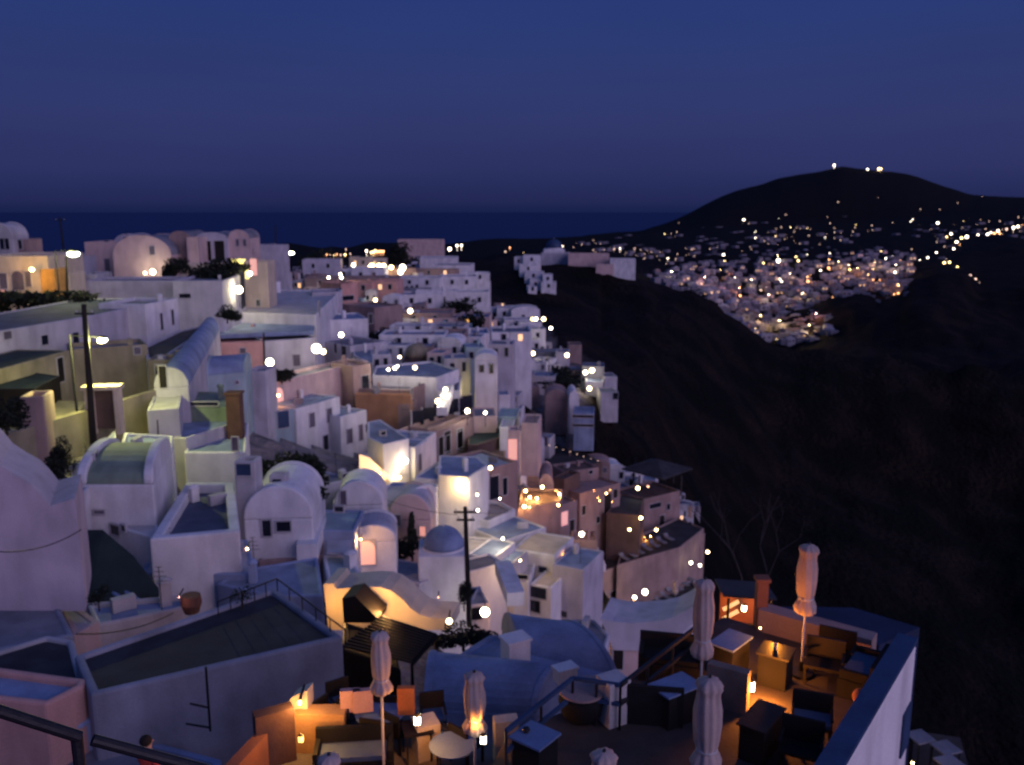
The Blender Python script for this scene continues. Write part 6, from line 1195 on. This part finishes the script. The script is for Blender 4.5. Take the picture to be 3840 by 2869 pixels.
# tiny lower terrace outside the right wall
mb = MB(); q = [pz(L(x, y), -15.5) for x, y in ((1830, 1400), (2165, 1450), (2300, 1900), (1780, 1900))]; mb.prism([v.xy for v in q], -20, -15.5); solo('cliff_terrace', mb, floor_dk, 'dark small terrace below the right outer wall', 'terrace')
for k, (x, y) in enumerate([(1870, 1440), (2060, 1520), (2090, 1630)]):
    table(['small grey table just outside the right wall', 'small grey table at the far right bottom', 'lowest grey table outside the right wall'][k], pz(L(x, y), -14.8), .6, .6, .3, greyroof, h=.7, z=-15.5)
lamp('small orange light outside the right wall at the bottom', L(1815, 1635), 21.5, 10, (1, .5, .15), .1, 'lantern', E_warm, .4)
# loungers and umbrellas on the hotel decks
lg0 = None
def lounger(label, c, yaw):
    th = Thing('sun_lounger', label, 'sun lounger', c, 'sun loungers on the hotel decks'); R_ = Matrix.Rotation(yaw, 3, 'Z')
    mb = MB(); mb.box(c + R_ @ Vector((0, 0, .3)), (.65, 1.4, .08), yaw=yaw); th.part('seat', mb, greyroof)
    mb = MB(); mb.box(c + R_ @ Vector((0, .85, .5)), (.65, .5, .08), ax=(R_ @ Vector((1, 0, 0)), (R_ @ Vector((0, .8, .6))), (R_ @ Vector((0, -.6, .8))))); th.part('backrest', mb, greyroof)
    for sx in (-.28, .28): mb = MB(); mb.box(c + R_ @ Vector((sx, -.5, .13)), (.05, .05, .26), yaw=yaw); th.part('leg', mb, wood)
for k in range(7): lounger('pale sun lounger in the row on the upper lounger terrace', pz(J(1440 + k * 62, 1120 - k * 28), -44.2) + Vector((0, 0, .01)), .5)
for k in range(8): lounger('pale sun lounger in the row on the curved lower deck', pz(J(1640 + k * 50, 1560 - k * 38), -50.0), .6)
for k, (x, y) in enumerate([(1865, 1330), (1990, 700)]): umbrella(['small closed parasol on the curved lower deck', 'small closed parasol at the right end of the hotel block'][k], J(x, y - 40), J(x, y + 60), 105 + k * 8, .7, z0=zat(J(x, y + 110), 105 + k * 8))
# distant dark pavilion
mb = MB(); c = py(NN(1010, 350), 125); mb.lathe(c, [(5.2, 0), (5.2, .2), (.3, 1.5)], 4); [mb.bar(c + Vector((sx * 3, sy * 3, -3)), c + Vector((sx * 3, sy * 3, 0)), .12) for sx in (-1, 1) for sy in (-1, 1)]
solo('pavilion', mb, darkroof, 'dim dark pavilion roof above the stepped hotel block', 'pavilion')

# ================================================================== PERSON behind the near handrail
def person(label, c, yaw, shirt):
    o = Vector(c); th = Thing('person', label, 'person', o); R_ = Matrix.Rotation(yaw, 3, 'Z')
    J_ = {'pel': (0, 0, .95, .14), 'wst': (0, 0, 1.1, .12), 'chs': (0, 0, 1.32, .15), 'nk': (0, 0, 1.48, .06), 'hd0': (0, -.02, 1.58, .075), 'hd': (0, -.02, 1.68, .098), 'hd1': (0, 0, 1.76, .06),
          'sl': (-.19, 0, 1.42, .065), 'el': (-.26, -.02, 1.14, .045), 'wl': (-.24, -.14, .9, .032), 'hl': (-.23, -.18, .82, .035), 'sr': (.19, 0, 1.42, .065), 'er': (.26, -.02, 1.14, .045), 'wr': (.24, -.14, .9, .032), 'hr': (.23, -.18, .82, .035),
          'kl': (-.1, -.03, .5, .065), 'al': (-.11, 0, .08, .042), 'fl': (-.12, -.15, .03, .04), 'kr': (.1, .02, .5, .065), 'ar': (.11, .05, .08, .042), 'fr': (.12, -.1, .03, .04), 'hpl': (-.09, 0, .88, .095), 'hpr': (.09, 0, .88, .095)}
    E_ = [('pel', 'wst'), ('wst', 'chs'), ('chs', 'nk'), ('nk', 'hd0'), ('hd0', 'hd'), ('hd', 'hd1'), ('chs', 'sl'), ('sl', 'el'), ('el', 'wl'), ('wl', 'hl'), ('chs', 'sr'), ('sr', 'er'), ('er', 'wr'), ('wr', 'hr'), ('pel', 'hpl'), ('hpl', 'kl'), ('kl', 'al'), ('al', 'fl'), ('pel', 'hpr'), ('hpr', 'kr'), ('kr', 'ar'), ('ar', 'fr')]
    def skin(name, keys, m_, grow=0.0):
        ks = [k for k in J_ if k in keys]; me = bpy.data.meshes.new(name); me.from_pydata([tuple(R_ @ Vector(J_[k][:3])) for k in ks], [(ks.index(a), ks.index(b)) for a, b in E_ if a in ks and b in ks], [])
        ob = bpy.data.objects.new(name, me); COL.objects.link(ob); ob.parent = th.o; md = ob.modifiers.new('skin', 'SKIN')
        for i, k in enumerate(ks): me.skin_vertices[0].data[i].radius = (J_[k][3] + grow,) * 2
        me.skin_vertices[0].data[0].use_root = True; ob.modifiers.new('sub', 'SUBSURF').render_levels = 2; me.materials.append(m_); return ob
    skin_m = mat('skin', (.45, .26, .19), var=.1); skin('body', list(J_), skin_m)
    skin('shirt', ['wst', 'chs', 'sl', 'el', 'sr', 'er', 'pel'], shirt, .02); skin('trousers', ['pel', 'hpl', 'kl', 'al', 'hpr', 'kr', 'ar'], mat('dark_denim', (.03, .04, .07)), .022)
    hm = MB(); hm.ball(R_ @ Vector((0, .02, 1.72)) + o, .118, 14, sz=.95); th.part('hair', hm, mat('dark_hair', (.015, .01, .008)), smooth=True)
    f_ = MB(); f_.bar(R_ @ Vector((0, -.11, 1.67)) + o, R_ @ Vector((0, -.145, 1.63)) + o, .012, 6, r2=.02); th.part('nose', f_, skin_m)
    return th
q = py(E(1225, 1420), 15.5)
person('person with dark hair and a red top standing below the near handrail', (q.x, q.y, q.z - 1.78), 2.6, mat('red_shirt', (.5, .06, .04)))
# ---------------------------------------------------------------- done
bpy.context.view_layer.update()
